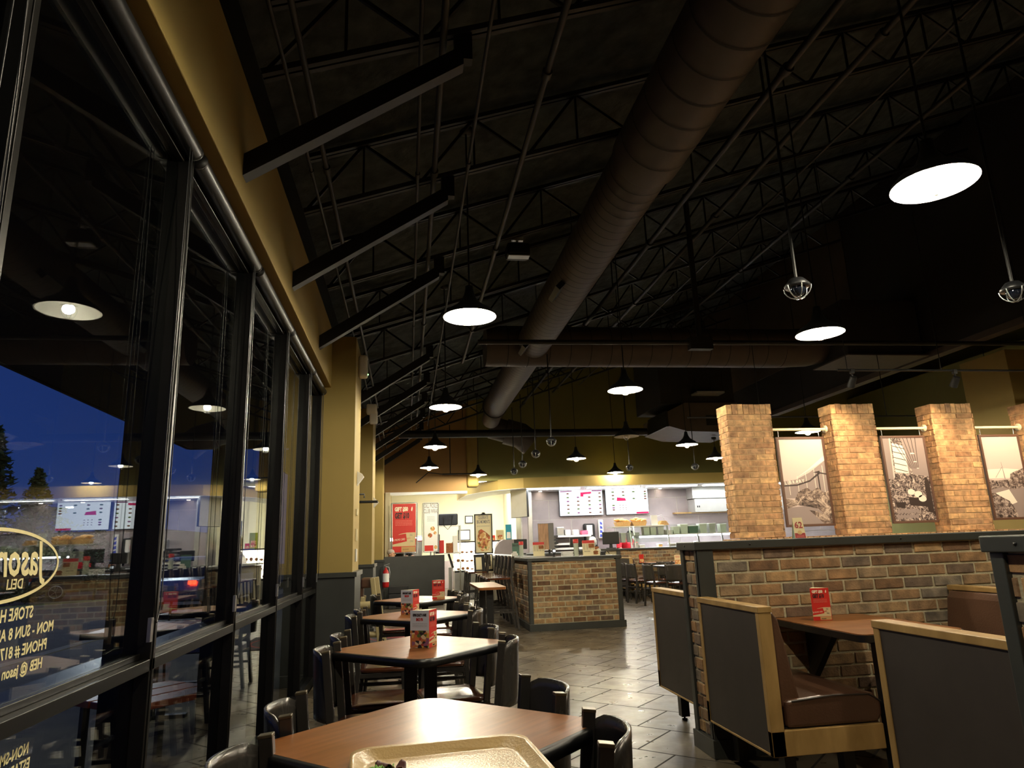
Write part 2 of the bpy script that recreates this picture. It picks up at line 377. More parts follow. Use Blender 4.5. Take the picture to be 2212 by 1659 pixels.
# ---------------------------------------------------------------- mesh helpers
class MB:
    """collects shapes; build() links them as ONE mesh object"""
    def __init__(s): s.v = []; s.f = []; s.m = []; s.sm = []
    def add(s, verts, faces, mi=0, smooth=False):
        o = len(s.v); s.v += [tuple(v) for v in verts]
        for f in faces: s.f.append([i + o for i in f]); s.m.append(mi); s.sm.append(smooth)
    def box(s, x0, x1, y0, y1, z0, z1, mi=0):
        v = [(x, y, z) for x in (x0, x1) for y in (y0, y1) for z in (z0, z1)]
        s.add(v, [(0, 1, 3, 2), (4, 6, 7, 5), (0, 4, 5, 1), (2, 3, 7, 6), (0, 2, 6, 4), (1, 5, 7, 3)], mi)
        return s
    def obox(s, c, sx, sy, sz, mtx=None, mi=0):
        mtx = mtx or Matrix.Identity(3)
        v = [Vector(c) + mtx @ Vector((a * sx / 2, b * sy / 2, d * sz / 2)) for a in (-1, 1) for b in (-1, 1) for d in (-1, 1)]
        s.add(v, [(0, 1, 3, 2), (4, 6, 7, 5), (0, 4, 5, 1), (2, 3, 7, 6), (0, 2, 6, 4), (1, 5, 7, 3)], mi)
        return s
    def bar(s, a, b, wx, wz, mi=0, up=(0, 0, 1)):
        """rectangular bar from a to b; wx across, wz along up"""
        a = Vector(a); b = Vector(b); d = (b - a); L = d.length; d.normalize()
        u = Vector(up); x = d.cross(u)
        if x.length < 1e-4: x = d.cross(Vector((0, 1, 0)))
        x.normalize(); z = x.cross(d)
        mt = Matrix((x, d, z)).transposed()
        return s.obox((a + b) / 2, wx, L, wz, mt, mi)
    def tube(s, pts, r, n=10, mi=0, caps=True, closed=False):
        pts = [Vector(p) for p in pts]; k = len(pts); rr = r if isinstance(r, (list, tuple)) else [r] * k
        vs = []; px = None
        for i, p in enumerate(pts):
            if closed: d = pts[(i + 1) % k] - pts[i - 1]
            else: d = pts[min(i + 1, k - 1)] - pts[max(i - 1, 0)]
            d.normalize()
            if px is None:
                px = d.cross(Vector((0, 0, 1)))
                if px.length < 1e-3: px = Vector((1, 0, 0))
            px = px - d * px.dot(d); px.normalize(); py = d.cross(px)
            for j in range(n):
                t = 2 * pi * j / n
                vs.append(p + (px * cos(t) + py * sin(t)) * rr[i])
        fs = []
        for i in range(k if closed else k - 1):
            for j in range(n):
                a = i * n + j; b = i * n + (j + 1) % n; c = ((i + 1) % k) * n + (j + 1) % n; d2 = ((i + 1) % k) * n + j
                fs.append((a, b, c, d2))
        s.add(vs, fs, mi, True)
        if caps and not closed:
            s.add(vs[:n], [tuple(reversed(range(n)))], mi); s.add(vs[-n:], [tuple(range(n))], mi)
        return s
    def lathe(s, prof, c=(0, 0, 0), n=32, mi=0, axis='z', smooth=True):
        vs = []
        for (r, z) in prof:
            for j in range(n):
                t = 2 * pi * j / n
                p = (r * cos(t), r * sin(t), z)
                if axis == 'x': p = (z, r * cos(t), r * sin(t))
                if axis == 'y': p = (r * cos(t), z, r * sin(t))
                vs.append((p[0] + c[0], p[1] + c[1], p[2] + c[2]))
        fs = []
        for i in range(len(prof) - 1):
            for j in range(n):
                fs.append((i * n + j, i * n + (j + 1) % n, (i + 1) * n + (j + 1) % n, (i + 1) * n + j))
        s.add(vs, fs, mi, smooth)
        return s
    def prism(s, poly, t0, t1, axis='y', mi=0):
        """poly: 2-D points; axis y -> (x,z), axis x -> (y,z), axis z -> (x,y)"""
        def P(p, t):
            return {'y': (p[0], t, p[1]), 'x': (t, p[0], p[1]), 'z': (p[0], p[1], t)}[axis]
        n = len(poly)
        vs = [P(p, t0) for p in poly] + [P(p, t1) for p in poly]
        fs = [tuple(range(n)), tuple(reversed(range(n, 2 * n)))] + [(i, (i + 1) % n, n + (i + 1) % n, n + i) for i in range(n)]
        s.add(vs, fs, mi)
        return s
    def quad(s, a, b, c, d, mi=0): s.add([a, b, c, d], [(0, 1, 2, 3)], mi); return s
    def ball(s, c, r, n=12, k=8, mi=0, sc=(1, 1, 1)):
        vs = []
        for i in range(k + 1):
            ph = pi * i / k
            for j in range(n):
                t = 2 * pi * j / n
                vs.append((c[0] + r * sc[0] * sin(ph) * cos(t), c[1] + r * sc[1] * sin(ph) * sin(t), c[2] + r * sc[2] * cos(ph)))
        fs = [(i * n + j, i * n + (j + 1) % n, (i + 1) * n + (j + 1) % n, (i + 1) * n + j) for i in range(k) for j in range(n)]
        s.add(vs, fs, mi, True); return s
    def build(s, name, mats, parent=None, loc=(0, 0, 0), rotz=0.0, bevel=0.0, seg=2, solid=0.0):
        me = bpy.data.meshes.new(name)
        me.from_pydata(s.v, [], s.f)
        if not isinstance(mats, (list, tuple)): mats = [mats]
        for m in mats: me.materials.append(M(m) if isinstance(m, str) else m)
        for p, mi, sm in zip(me.polygons, s.m, s.sm): p.material_index = mi; p.use_smooth = sm
        bm = bmesh.new(); bm.from_mesh(me)
        bmesh.ops.recalc_face_normals(bm, faces=bm.faces)
        bm.to_mesh(me); bm.free()
        o = bpy.data.objects.new(name, me); COL.objects.link(o)
        o.location = loc; o.rotation_euler = (0, 0, rotz)
        if parent is not None: o.parent = parent
        if solid:
            md = o.modifiers.new('solid', 'SOLIDIFY'); md.thickness = solid; md.offset = 0
        if bevel:
            md = o.modifiers.new('bevel', 'BEVEL'); md.width = bevel; md.segments = seg; md.limit_method = 'ANGLE'; md.angle_limit = radians(40)
        return o

def rrect(x0, x1, y0, y1, r, n=6):
    pts = []
    for cx, cy, a in ((x1 - r, y1 - r, 0), (x0 + r, y1 - r, 90), (x0 + r, y0 + r, 180), (x1 - r, y0 + r, 270)):
        for i in range(n + 1):
            t = radians(a + 90 * i / n); pts.append((cx + r * cos(t), cy + r * sin(t)))
    return pts

def tag(o, label=None, cat=None, group=None, kind=None):
    if label: o['label'] = label
    if cat: o['category'] = cat
    if group: o['group'] = group
    if kind: o['kind'] = kind
    return o
def thing(name, label, cat, loc=(0, 0, 0), rotz=0.0, group=None):
    o = bpy.data.objects.new(name, None); COL.objects.link(o)
    o.empty_display_size = 0.1
    o.location = loc; o.rotation_euler = (0, 0, rotz)
    return tag(o, label, cat, group)
def dup(root, loc=None, rotz=None, label=None, group=None):
    r = root.copy(); COL.objects.link(r)
    if loc is not None: r.location = loc
    if rotz is not None: r.rotation_euler = (0, 0, rotz)
    if label: r['label'] = label
    if group: r['group'] = group
    for ch in list(root.children):
        c = ch.copy(); COL.objects.link(c); c.parent = r
        for g in list(ch.children):
            d = g.copy(); COL.objects.link(d); d.parent = c
    return r
def struct(o): o['kind'] = 'structure'; return o
def rx(a): return Matrix.Rotation(a, 3, 'X')
def ry(a): return Matrix.Rotation(a, 3, 'Y')
def rz(a): return Matrix.Rotation(a, 3, 'Z')

def text(name, txt, size, origin, udir, vdir, material, parent=None, sx=1.0, align='LEFT', depth=0.0008, spacing=1.0, bold=0.0, shear=0.0):
    """flat lettering: udir = reading direction, vdir = up"""
    cu_ = bpy.data.curves.new('t', 'FONT'); cu_.body = txt; cu_.size = size; cu_.extrude = depth / 2
    cu_.align_x = align; cu_.resolution_u = 2; cu_.space_character = spacing; cu_.offset = bold; cu_.shear = shear
    to = bpy.data.objects.new('t', cu_); COL.objects.link(to)
    bpy.context.view_layer.update()
    me = bpy.data.meshes.new_from_object(to.evaluated_get(bpy.context.evaluated_depsgraph_get()))
    bpy.data.objects.remove(to); bpy.data.curves.remove(cu_)
    u = Vector(udir).normalized(); v = Vector(vdir).normalized(); n = u.cross(v)
    for vt in me.vertices:
        p = vt.co; vt.co = Vector(origin) + u * p.x * sx + v * p.y + n * p.z
    me.name = name; me.materials.clear(); me.materials.append(M(material))
    for p in me.polygons: p.material_index = 0
    o = bpy.data.objects.new(name, me); COL.objects.link(o)
    if parent is not None: o.parent = parent
    return o

def bricks(mb, o, u, n, length, z0, z1, course=0.0725, bl=0.212, gap=0.014, depth=0.006, jit=0.002, mi=0, seed=1, off=0.0):
    """individual brick faces on a plane through o, running along u (unit, horizontal) with outward normal n"""
    rnd = random.Random(seed); o = Vector(o); u = Vector(u); n = Vector(n); z = Vector((0, 0, 1))
    k = 0; zz = z0
    while zz < z1 - 0.012:
        h = min(course, z1 - zz) - gap
        if h < 0.008: break
        s = -bl * (0.5 if k % 2 else 0.0) - off % bl - rnd.random() * jit
        while s < length:
            a = max(s + gap / 2, 0); b = min(s + bl - gap / 2, length)
            if b - a > 0.015:
                d = depth + rnd.uniform(-1, 1) * jit
                j = [rnd.uniform(-1, 1) * jit * 0.6 for _ in range(8)]
                base = [(a + j[0], zz + gap / 2 + j[1]), (b + j[2], zz + gap / 2 + j[3]), (b + j[4], zz + gap / 2 + h + j[5]), (a + j[6], zz + gap / 2 + h + j[7])]
                base = [(min(max(x, 0), length), y) for x, y in base]
                i_ = 0.0025
                cx_ = (a + b) / 2; cz_ = zz + gap / 2 + h / 2
                vb = [o + u * x + z * y for x, y in base]
                vf = [o + u * (x + (i_ if x < cx_ else -i_)) + z * (y + (i_ if y < cz_ else -i_)) + n * d for x, y in base]
                mb.add(vb + vf, [(4, 5, 6, 7), (0, 1, 5, 4), (1, 2, 6, 5), (2, 3, 7, 6), (3, 0, 4, 7)], mi)
            s += bl
        zz += course; k += 1
    return mb
# ================================================================ ROOM SHELL
def zj(x): return 3.66 + (x + 0.81) / 3.0           # underside of the joists (4:12 roof pitch)

b = MB(); b.box(-0.95, 14, -4.5, 26, -0.08, 0.0)
struct(b.build('floor', 'stone_tile'))

# window bays along the left wall
FX = -0.90; GX = -0.95
wn = [0]
def window_bay(y0, y1, mull):
    wn[0] += 1
    fr = MB()
    for ym in mull: fr.box(-1.06, FX, ym, ym + 0.05, 0.0, 2.96); fr.box(-0.93, FX + 0.004, ym + 0.017, ym + 0.021, 0.0, 2.90)
    fr.box(-1.05, FX, y0, y1, 0.865, 0.905)
    fr.box(-1.05, -0.935, y0, y1, 0.905, 0.925)
    fr.box(-1.05, FX, y0, y1, 0.0, 0.09)
    fr.box(-1.05, -0.925, y0, y1, 2.86, 2.96)
    fr.box(-1.05, -0.915, y0, y1, 2.895, 2.905)
    w_ = struct(fr.build('window_%d' % wn[0], 'frame_bronze', bevel=0.003))
    ys = sorted(mull) + [y1]
    for a, c in zip([y0] + sorted(mull), sorted(mull) + [y1]):
        a2 = a + 0.05 if a in mull else a
        if c - a2 < 0.1: continue
        g = MB(); g.box(GX - 0.003, GX + 0.003, a2, c, 0.925, 2.86); g.build('glass_pane', 'window_glass', w_)
        g = MB(); g.box(GX - 0.003, GX + 0.003, a2, c, 0.09, 0.865); g.build('glass_pane', 'window_glass', w_)
    return w_
window_bay(-3.3, 7.30, [-3.3, -2.07, -0.87, 0.33, 1.53, 2.73, 3.93, 5.12, 6.34, 7.25])
window_bay(8.20, 11.10, [8.20, 9.15, 10.1, 11.05])
window_bay(11.95, 15.80, [11.95, 13.2, 14.5, 15.75])

# header wall (fascia) above the windows
wl = MB()
for a, c in ((-4.5, 7.30), (8.20, 11.10), (11.95, 15.80)):
    wl.box(-1.06, -0.81, a, c, 2.96, 3.60)
wl.box(-1.06, -0.95, -4.5, -3.3, 0, 2.96)
wl.box(-1.06, -0.56, 17.8, 26, 0.0, 3.6); wl.box(-1.06, -0.95, 16.6, 17.8, 0, 3.6)
struct(wl.build('wall_left', 'paint_olive_yellow', bevel=0.004))
tr = MB()
tr.box(-0.90, -0.835, -4.5, 26, 3.60, 3.66); tr.box(-0.95, -0.86, -4.5, 26, 3.66, 4.02)
struct(tr.build('trim_1', 'steel_black'))

# painted columns with dark wainscot boxes
for k, (a, c, top) in enumerate(((7.30, 8.15, 3.53), (11.10, 11.95, 3.50), (15.80, 16.60, 3.44))):
    m = MB(); m.box(-1.06, -0.554, a, c, 1.046, top)
    o = struct(m.build('wall_pier_%d' % (k + 1), 'paint_olive_yellow', bevel=0.004))
    m = MB(); m.box(-1.06, -0.528, a - 0.02, c + 0.02, 0.0, 1.0); m.build('wainscot', 'wainscot_dark', o)
    m = MB(); m.box(-1.06, -0.508, a - 0.045, c + 0.045, 1.0, 1.048); m.box(-1.06, -0.508, a - 0.035, c + 0.035, 0, 0.11)
    m.build('wainscot_cap', 'trim_dark', o, bevel=0.003)

# other walls
m = MB(); m.box(-1.06, 14, -4.6, -4.5, 0, 9); struct(m.build('wall_front', 'paint_tan'))
m = MB(); m.box(14, 14.1, -4.5, 26, 0, 10); struct(m.build('wall_right', 'paint_olive_green'))
# back: green gable wall above the serving counter, tan wall over the side opening
m = MB()
m.prism([(1.78, 2.9), (14, 2.9), (14, 9.2), (8.1, 7.2), (1.78, 5.1)], 17.6, 17.75, 'y')
struct(m.build('wall_back', 'paint_olive_green'))
m = MB()
m.prism([(-1.0, 2.64), (1.50, 2.64), (1.50, 5.0), (-1.0, 4.1)], 17.6, 17.8, 'y')
struct(m.build('wall_back_tan', 'paint_tan'))
m = MB(); m.box(1.50, 1.80, 17.50, 17.9, 2.75, 5.05)
struct(m.build('trim_2', 'paint_olive_yellow', bevel=0.06, seg=4))
m = MB(); m.box(-0.56, 1.50, 17.58, 17.82, 2.595, 2.655)
struct(m.build('trim_3', 'white_gloss'))
m = MB(); m.box(-0.56, -0.44, 17.5, 17.9, 0, 2.64); struct(m.build('trim_4', 'paint_light'))
# curved soffit band over the counter
poly = [(14, 16.75), (8.1, 16.85), (4, 17.02), (2.9, 17.2), (2.3, 17.6), (1.9, 18.2), (1.62, 19.0), (1.52, 20.2), (1.50, 21.4), (2.0, 21.6), (2.05, 20.4), (2.3, 19.4), (3.0, 18.6), (14, 18.45)]
m = MB(); m.prism(poly, 2.66, 2.92, 'z', 0)
o = struct(m.build('trim_5', 'paint_olive_yellow'))
m = MB(); m.prism([(x, y + 0.004) for x, y in poly], 2.652, 2.66, 'z', 0); m.build('soffit_underside', 'white_gloss', o)
for (x, y) in ((3.55, 18.36), (6.0, 18.36), (6.95, 18.36), (9.3, 18.3), (10.6, 18.3)):
    m = MB(); m.lathe([(0.0, 2.648), (0.035, 2.648), (0.04, 2.652)], (x, y, 0), 12)
    m.build('downlight', 'downlight_glow', o)

# kitchen walls
m = MB(); m.box(3.19, 14, 18.5, 18.65, 0, 3.6)
kw = struct(m.build('wall_kitchen', 'grout_light'))
tl = MB(); rnd = random.Random(3)
rows = [(0.33, 0.845), (0.853, 1.367), (1.375, 1.89), (1.898, 2.412), (2.42, 2.935), (2.943, 3.5)]
for i, (a, c) in enumerate(rows):
    x = 3.19 - (0.61 if i % 2 else 0.0)
    while x < 14:
        x0 = max(x, 3.19); x1 = min(x + 1.212, 14)
        if not (7.32 < (x0 + x1) / 2 < 7.3): tl.box(x0, x1 - 0.008, 18.492, 18.5, a, c)
        x += 1.22
tl.build('wall_tile', 'grey_tile', kw)
# tiled pier with steel corner at the left end of the kitchen
m = MB(); m.box(2.93, 3.19, 17.9, 18.7, 0, 3.0); o = struct(m.build('wall_kitchen_pier', 'grey_tile'))
m = MB(); m.box(3.10, 3.20, 17.88, 17.96, 0, 2.65); m.box(3.19, 3.215, 17.88, 18.5, 0, 2.65); m.box(2.905, 2.94, 17.88, 18.7, 0, 2.65)
m.build('corner_guard', 'steel', o, bevel=0.004)
# cream back room
m = MB(); m.box(-0.56, 3.4, 24, 24.1, 0, 3.3); m.box(3.3, 3.4, 18.7, 24, 0, 3.3)
struct(m.build('wall_pickup_room', 'paint_cream'))
m = MB(); m.box(-0.56, 3.3, 17.8, 24, 3.28, 3.34); m.box(3.19, 14, 17.75, 18.5, 2.98, 3.04)
struct(m.build('ceiling_kitchen', 'white_gloss'))
def ceiling_panel(x0, x1, y0, y1, z, lab, glow='panel_glow'):
    r = thing('ceiling_light', lab, 'light', ((x0 + x1) / 2, (y0 + y1) / 2, z))
    hx = (x1 - x0) / 2; hy = (y1 - y0) / 2
    m = MB(); m.box(-hx, hx, -hy, hy, -0.012, 0.0); m.build('diffuser', glow, r)
    m = MB(); m.box(-hx - .02, hx + .02, -hy - .02, -hy, -0.02, 0.0); m.box(-hx - .02, hx + .02, hy, hy + .02, -0.02, 0.0); m.box(-hx - .02, -hx, -hy, hy, -0.02, 0); m.box(hx, hx + .02, -hy, hy, -0.02, 0)
    m.build('frame', 'white_gloss', r)
ceiling_panel(0.1, 1.3, 18.6, 19.2, 3.28, 'flat white ceiling light just inside the side opening', 'room_glow')
ceiling_panel(0.1, 1.3, 21.4, 22.0, 3.28, 'flat white ceiling light deep in the pickup room', 'room_glow')
ceiling_panel(2.2, 3.1, 20.4, 22.6, 3.28, 'flat white ceiling light above the bakery case', 'room_glow')
for i_, x in enumerate((3.7, 5.3, 6.9, 8.5, 10.1, 11.7)):  # added glowing panels: they brighten the line and draw the soffit's glare
    ceiling_panel(x - 0.7, x + 0.7, 17.30, 17.48, 2.648, 'slim white panel added under the soffit to light the serving line, number %s from its curved end' % ('one', 'two', 'three', 'four', 'five', 'six')[i_])

# ---------------------------------------------------------------- roof deck, bulkhead
m = MB()
def zd(x): return zj(x) + 0.50
ny = 44
xs = [-1.06 + i * (14 + 1.06) / 40 for i in range(41)]
vs = [(x, -4.6 + j * 30.7 / ny, zd(x) + 0.02 * (i % 2)) for i, x in enumerate(xs) for j in range(ny + 1)]
fs = [(i * (ny + 1) + j, i * (ny + 1) + j + 1, (i + 1) * (ny + 1) + j + 1, (i + 1) * (ny + 1) + j) for i in range(40) for j in range(ny)]
m.add(vs, fs)
struct(m.build('ceiling', 'deck_black'))
m = MB(); m.box(8.0, 8.14, 2.0, 17.6, 3.95, 7.3)
o = struct(m.build('wall_bulkhead', 'paint_brown_black'))
m = MB(); m.box(7.98, 8.16, 2.0, 17.6, 3.86, 3.95); m.build('bulkhead_trim', 'duct_paint', o)
m = MB(); m.box(7.985, 8.0, 10.7, 17.5, 4.75, 7.2); m.build('bulkhead_lit_part', 'paint_brown_dark', o)  # lit stretch of the bulkhead painted as a lighter brown slab
m = MB(); m.box(8.65, 14, 8.45, 9.3, 0, 3.8); struct(m.build('wall_pier_4', 'paint_olive_yellow', bevel=0.006))
m = MB(); m.box(12.5, 12.6, 9.3, 17.6, 0, 5); struct(m.build('wall_far_right', 'paint_olive_green'))

# ---------------------------------------------------------------- joists
def make_joist(name, x0, x1, y, zf, lab, cat='joist'):
    r = thing(name, lab, cat, (0, y, 0))
    m = MB(); m.bar((x0, -0.022, zf(x0)), (x1, -0.022, zf(x1)), 0.03, 0.035); m.bar((x0, 0.022, zf(x0)), (x1, 0.022, zf(x1)), 0.03, 0.035)
    m.build('bottom_chord', 'joist_paint', r)
    m = MB(); m.bar((x0, -0.022, zf(x0) + 0.44), (x1, -0.022, zf(x1) + 0.44), 0.03, 0.035); m.bar((x0, 0.022, zf(x0) + 0.44), (x1, 0.022, zf(x1) + 0.44), 0.03, 0.035)
    m.build('top_chord', 'steel_black', r)
    m = MB(); x = x0; up = True
    while x + 0.42 < x1:
        a = (x, 0, zf(x) + (0 if up else 0.44)); c = (x + 0.42, 0, zf(x + 0.42) + (0.44 if up else 0))
        m.bar(a, c, 0.022, 0.022); 
        if up: m.bar(c, (x + 0.42, 0, zf(x + 0.42)), 0.016, 0.016)
        x += 0.42; up = not up
    m.build('web', 'steel_black', r)
    return r
JY = [3.24 + 1.505 * k for k in range(-3, 10)]
ordn = {0: 'first', 1: 'second', 2: 'third', 3: 'fourth', 4: 'fifth', 5: 'sixth', 6: 'seventh', 7: 'eighth', 8: 'ninth', 9: 'tenth', 10: 'eleventh', 11: 'twelfth', 12: 'thirteenth'}
j0 = None
for i, y in enumerate(JY):
    lab = 'dark open-web roof joist crossing overhead, %s from the back wall' % ordn[len(JY) - 1 - i]
    if i < 2: continue
    if j0 is None: j0 = make_joist('roof_joist', -0.75, 8.0, y, zj, lab)
    else: dup(j0, (0, y, 0), 0, lab)
j1 = None
for i, y in enumerate((10.8, 12.6, 14.4, 16.2, 17.35)):
    lab = 'dark open-web joist beyond the bulkhead, %s from the back wall' % ordn[4 - i]
    zf2 = lambda x: 3.95 + (x - 8.14) / 3.2
    if j1 is None: j1 = make_joist('roof_joist', 8.2, 13.9, y, zf2, lab)
    else: dup(j1, (0, y, 0), 0, lab)
# square diagonal struts from the header wall up to the joists
st = None
for i, y in enumerate(JY[2:]):
    if i == 4: continue
    lab = 'square black strut rising from the window wall, %s from the back wall' % ordn[len(JY) - 3 - i]
    if st is None:
        m = MB(); m.prism([(-0.809, 3.08), (0.30, 3.81), (0.30, 3.93), (-0.809, 3.20)], -0.038, 0.038, 'y')
        m.box(0.25, 0.35, -0.03, 0.03, 3.85, 4.02)
        st = tag(m.build('diagonal_strut', 'steel_black', loc=(0, y, 0)), lab, 'strut', 'square struts along the window wall')
    else:
        o = dup(st, (0, y, 0), 0, lab)
# conduits and sprinkler pipes along the room
def pipe(name, x, z, y0, y1, r, lab, material='pipe_grey', coup=None, cat='pipe'):
    m = MB(); m.tube([(x, y0, z), (x, y1, z)], r, 10)
    y = y0 + 1.0
    while coup and y < y1:
        m.tube([(x, y, z), (x, y + 0.06, z)], r * 1.5, 10); y += coup
    return tag(m.build(name, material), lab, cat)
pipe('conduit', -0.51, 3.62, 0, 16.5, 0.016, 'thin grey conduit running above the window wall, outer of two', coup=3.0, cat='conduit')
pipe('conduit', -0.60, 3.59, 0, 16.5, 0.010, 'thin grey conduit running above the window wall, nearest the wall', coup=3.0, cat='conduit')
pipe('conduit', 0.07, 3.90, 0, 16.5, 0.012, 'thin conduit beneath the joists left of the lamp row', coup=3.5, cat='conduit')
pipe('conduit', 0.19, 3.93, 0, 16.5, 0.020, 'thicker grey conduit beneath the joists left of the lamp row', coup=3.5, cat='conduit')
pipe('conduit', 0.44, 3.99, 0, 15.5, 0.012, 'thin conduit feeding the row of pendant lamps by the windows', coup=3.47, cat='conduit')
pipe('sprinkler_pipe', 0.86, 4.12, 0, 10.5, 0.022, 'grey sprinkler pipe between the lamp row and the round duct', coup=2.6)
pipe('sprinkler_pipe', 2.78, 4.62, 0, 16.5, 0.03, 'dark pipe running beside the round duct', 'steel_black', 3.0)
pipe('sprinkler_pipe', 3.63, 5.00, 0, 16.5, 0.028, 'grey pipe high under the roof right of the duct', coup=3.0)
pipe('conduit', 4.32, 5.18, 0, 16.5, 0.014, 'thin conduit high under the roof right of the duct', coup=3.0, cat='conduit')
pipe('sprinkler_pipe', 5.5, 5.60, 0, 13.6, 0.03, 'dark sprinkler pipe high near the bulkhead', 'steel_black', 3.0)
# cross pipes
m = MB(); m.tube([(0.78, 7.35, 3.50), (7.95, 7.35, 3.55)], 0.028, 10); m.tube([(3.43, 7.35, 3.50), (3.43, 7.35, 5.45)], 0.035, 8); m.box(3.29, 3.57, 7.30, 7.40, 3.43, 3.58)
tag(m.build('cross_pipe', 'pipe_grey'), 'long pale-edged pipe crossing the room below the big duct', 'pipe')
m = MB(); m.tube([(-0.2, 14.9, 3.69), (5.43, 14.9, 3.69)], 0.085, 14)
tag(m.build('cross_pipe', 'steel_black'), 'thick dark pipe crossing in front of the green back wall', 'pipe')
m = MB(); m.tube([(0.85, 17.2, 3.05), (1.7, 17.2, 3.05)], 0.02, 8); m.tube([(1.05, 17.2, 3.05), (1.05, 17.2, 4.3)], 0.012, 6); m.tube([(0.85, 17.2, 3.05), (0.5, 17.2, 3.1), (0.2, 17.2, 2.85)], 0.014, 6)
tag(m.build('cross_pipe', 'steel_black'), 'short thin pipe against the tan back wall', 'pipe')
# ducts
DX, DZ = 1.865, 4.21
def duct_mesh(p0, p1, r, mb_, seam, pitch=0.14):
    a = Vector(p0); c = Vector(p1); L = (c - a).length; n = int(L / pitch)
    pts = []; rr = []
    mb_.tube([a, c], r, 40, 0, True)
    for i in range(1, n):
        p = a.lerp(c, i / n); d = (c - a).normalized() * 0.006
        seam.tube([p - d, p + d], r + 0.006, 40, 0, False)
r = thing('spiral_duct', 'round spiral ductwork, long run along the ceiling with its wide cross branch', 'duct', (DX, 0, DZ)); duct_root = r
m = MB(); s = MB(); duct_mesh((0, 0.0, 0), (0, 4.62, 0), 0.275, m, s, 0.25); m.lathe([(0.275, 4.62), (0.25, 4.66)], (0, 0, 0), 40, 0, 'y')
m.build('duct_section', 'duct_paint', r); s.build('seam', 'duct_seam', r)
m = MB(); s = MB(); duct_mesh((0, 4.64, 0), (0, 14.4, 0), 0.25, m, s, 0.135)
m.build('duct_section', 'duct_paint', r); s.build('seam', 'duct_seam', r)
m = MB(); m.lathe([(0.255, 14.4), (0.27, 14.4), (0.27, 14.44), (0.16, 14.44), (0.02, 14.42)], (0, 0, 0), 40, 0, 'y'); m.build('end_cap', 'steel_black', r)
for y in (7.05, 9.3):
    m = MB(); m.obox((-0.20, y, -0.19), 0.06, 0.42, 0.14, ry(radians(45))); m.build('air_grille', 'plastic_black', r)
    m = MB(); m.tube([(0, y, 0.25), (0, y, 0.8)], 0.006, 6); m.build('hanger_rod', 'steel_black', r)
r = duct_root
m = MB(); s = MB(); duct_mesh((1.15 - DX, 9.85, 4.2 - DZ), (5.9 - DX, 9.85, 4.2 - DZ), 0.31, m, s, 0.30)
m.build('cross_section', 'duct_paint', r); s.build('seam', 'duct_seam', r)
m = MB(); m.tube([(x - DX, 9.85, z - DZ) for x, z in ((5.9, 4.2), (6.35, 4.22), (6.72, 4.30), (6.85, 4.34))], 0.31, 32); m.build('elbow', 'duct_paint', r)
m = MB(); m.box(6.65 - DX, 7.92 - DX, 9.15, 9.95, 3.9 - DZ, 4.8 - DZ); m.build('plenum_box', 'paint_brown_black', r, bevel=0.01)
m = MB(); m.box(6.58 - DX, 7.95 - DX, 9.08, 10.0, 3.88 - DZ, 3.9 - DZ); m.build('plenum_flange', 'duct_paint', r)
m = MB(); m.tube([(1.9 - DX, 15.6, 3.95 - DZ), (2.25 - DX, 15.6, 3.85 - DZ)], 0.26, 28); m.tube([(0, 14.42, -0.05), (0, 15.2, -0.16)], 0.2, 24); m.tube([(2.25 - DX, 15.6, 3.85 - DZ), (2.6 - DX, 15.6, 3.75 - DZ), (2.85 - DX, 15.6, 3.55 - DZ)], 0.30, 28); m.build('end_elbow', 'duct_paint', r)
# square plenum and air handler
r = thing('air_handler', 'dark air handler hung high before the green back wall', 'air handler', (6.1, 13.8, 3.5))
m = MB(); m.box(-0.70, 1.0, 0, 1.6, 0.62, 2.3); m.build('cabinet', 'paint_brown_black', r, bevel=0.01)
m = MB(); m.prism([(-0.62, 0.12), (-0.2, 0.0), (1.0, -0.04), (1.0, 0.62), (-0.2, 0.62), (-0.62, 0.42)], -0.1, 1.4, 'y'); m.build('supply_box', 'duct_paint', r)
m = MB(); m.box(-0.66, -0.61, -0.12, 1.0, 0.10, 0.44); m.build('grille', 'plastic_black', r)
m = MB(); m.box(0.25, 0.95, -0.11, -0.09, 0.12, 0.34); m.build('grille', 'plastic_black', r)
m = MB(); m.box(0.0, 0.62, -0.35, -0.02, 0.78, 0.82); m.build('drip_tray', 'steel_bright', r)
for x in (0.0, 0.34, 0.62):
    m = MB(); m.tube([(x, -0.3, 0.8), (x, -0.3, 2.4)], 0.008, 6); m.build('hanger_rod', 'steel_black', r)
# ceiling projector
r = thing('ceiling_speaker', 'dark round-cornered box hanging from a joist above the first lamp', 'speaker', (1.12, 6.45, 4.20))
m = MB(); m.box(-0.12, 0.12, -0.09, 0.09, -0.07, 0.07); m.build('body', 'plastic_black', r, bevel=0.03, seg=3)
m = MB(); m.box(-0.11, 0.11, -0.095, 0.0, -0.082, -0.066); m.build('lens_strip', 'steel', r, bevel=0.004)
m = MB(); m.tube([(0, 0, 0.07), (0, 0, 0.24)], 0.012, 8); m.box(-0.06, 0.06, -0.02, 0.02, 0.12, 0.16); m.build('bracket', 'steel_bright', r)

# baseboard of the window wall column side
m = MB(); m.box(-0.955, -0.90, -3.3, 7.27, 0, 0.02); struct(m.build('baseboard_left', 'mortar'))
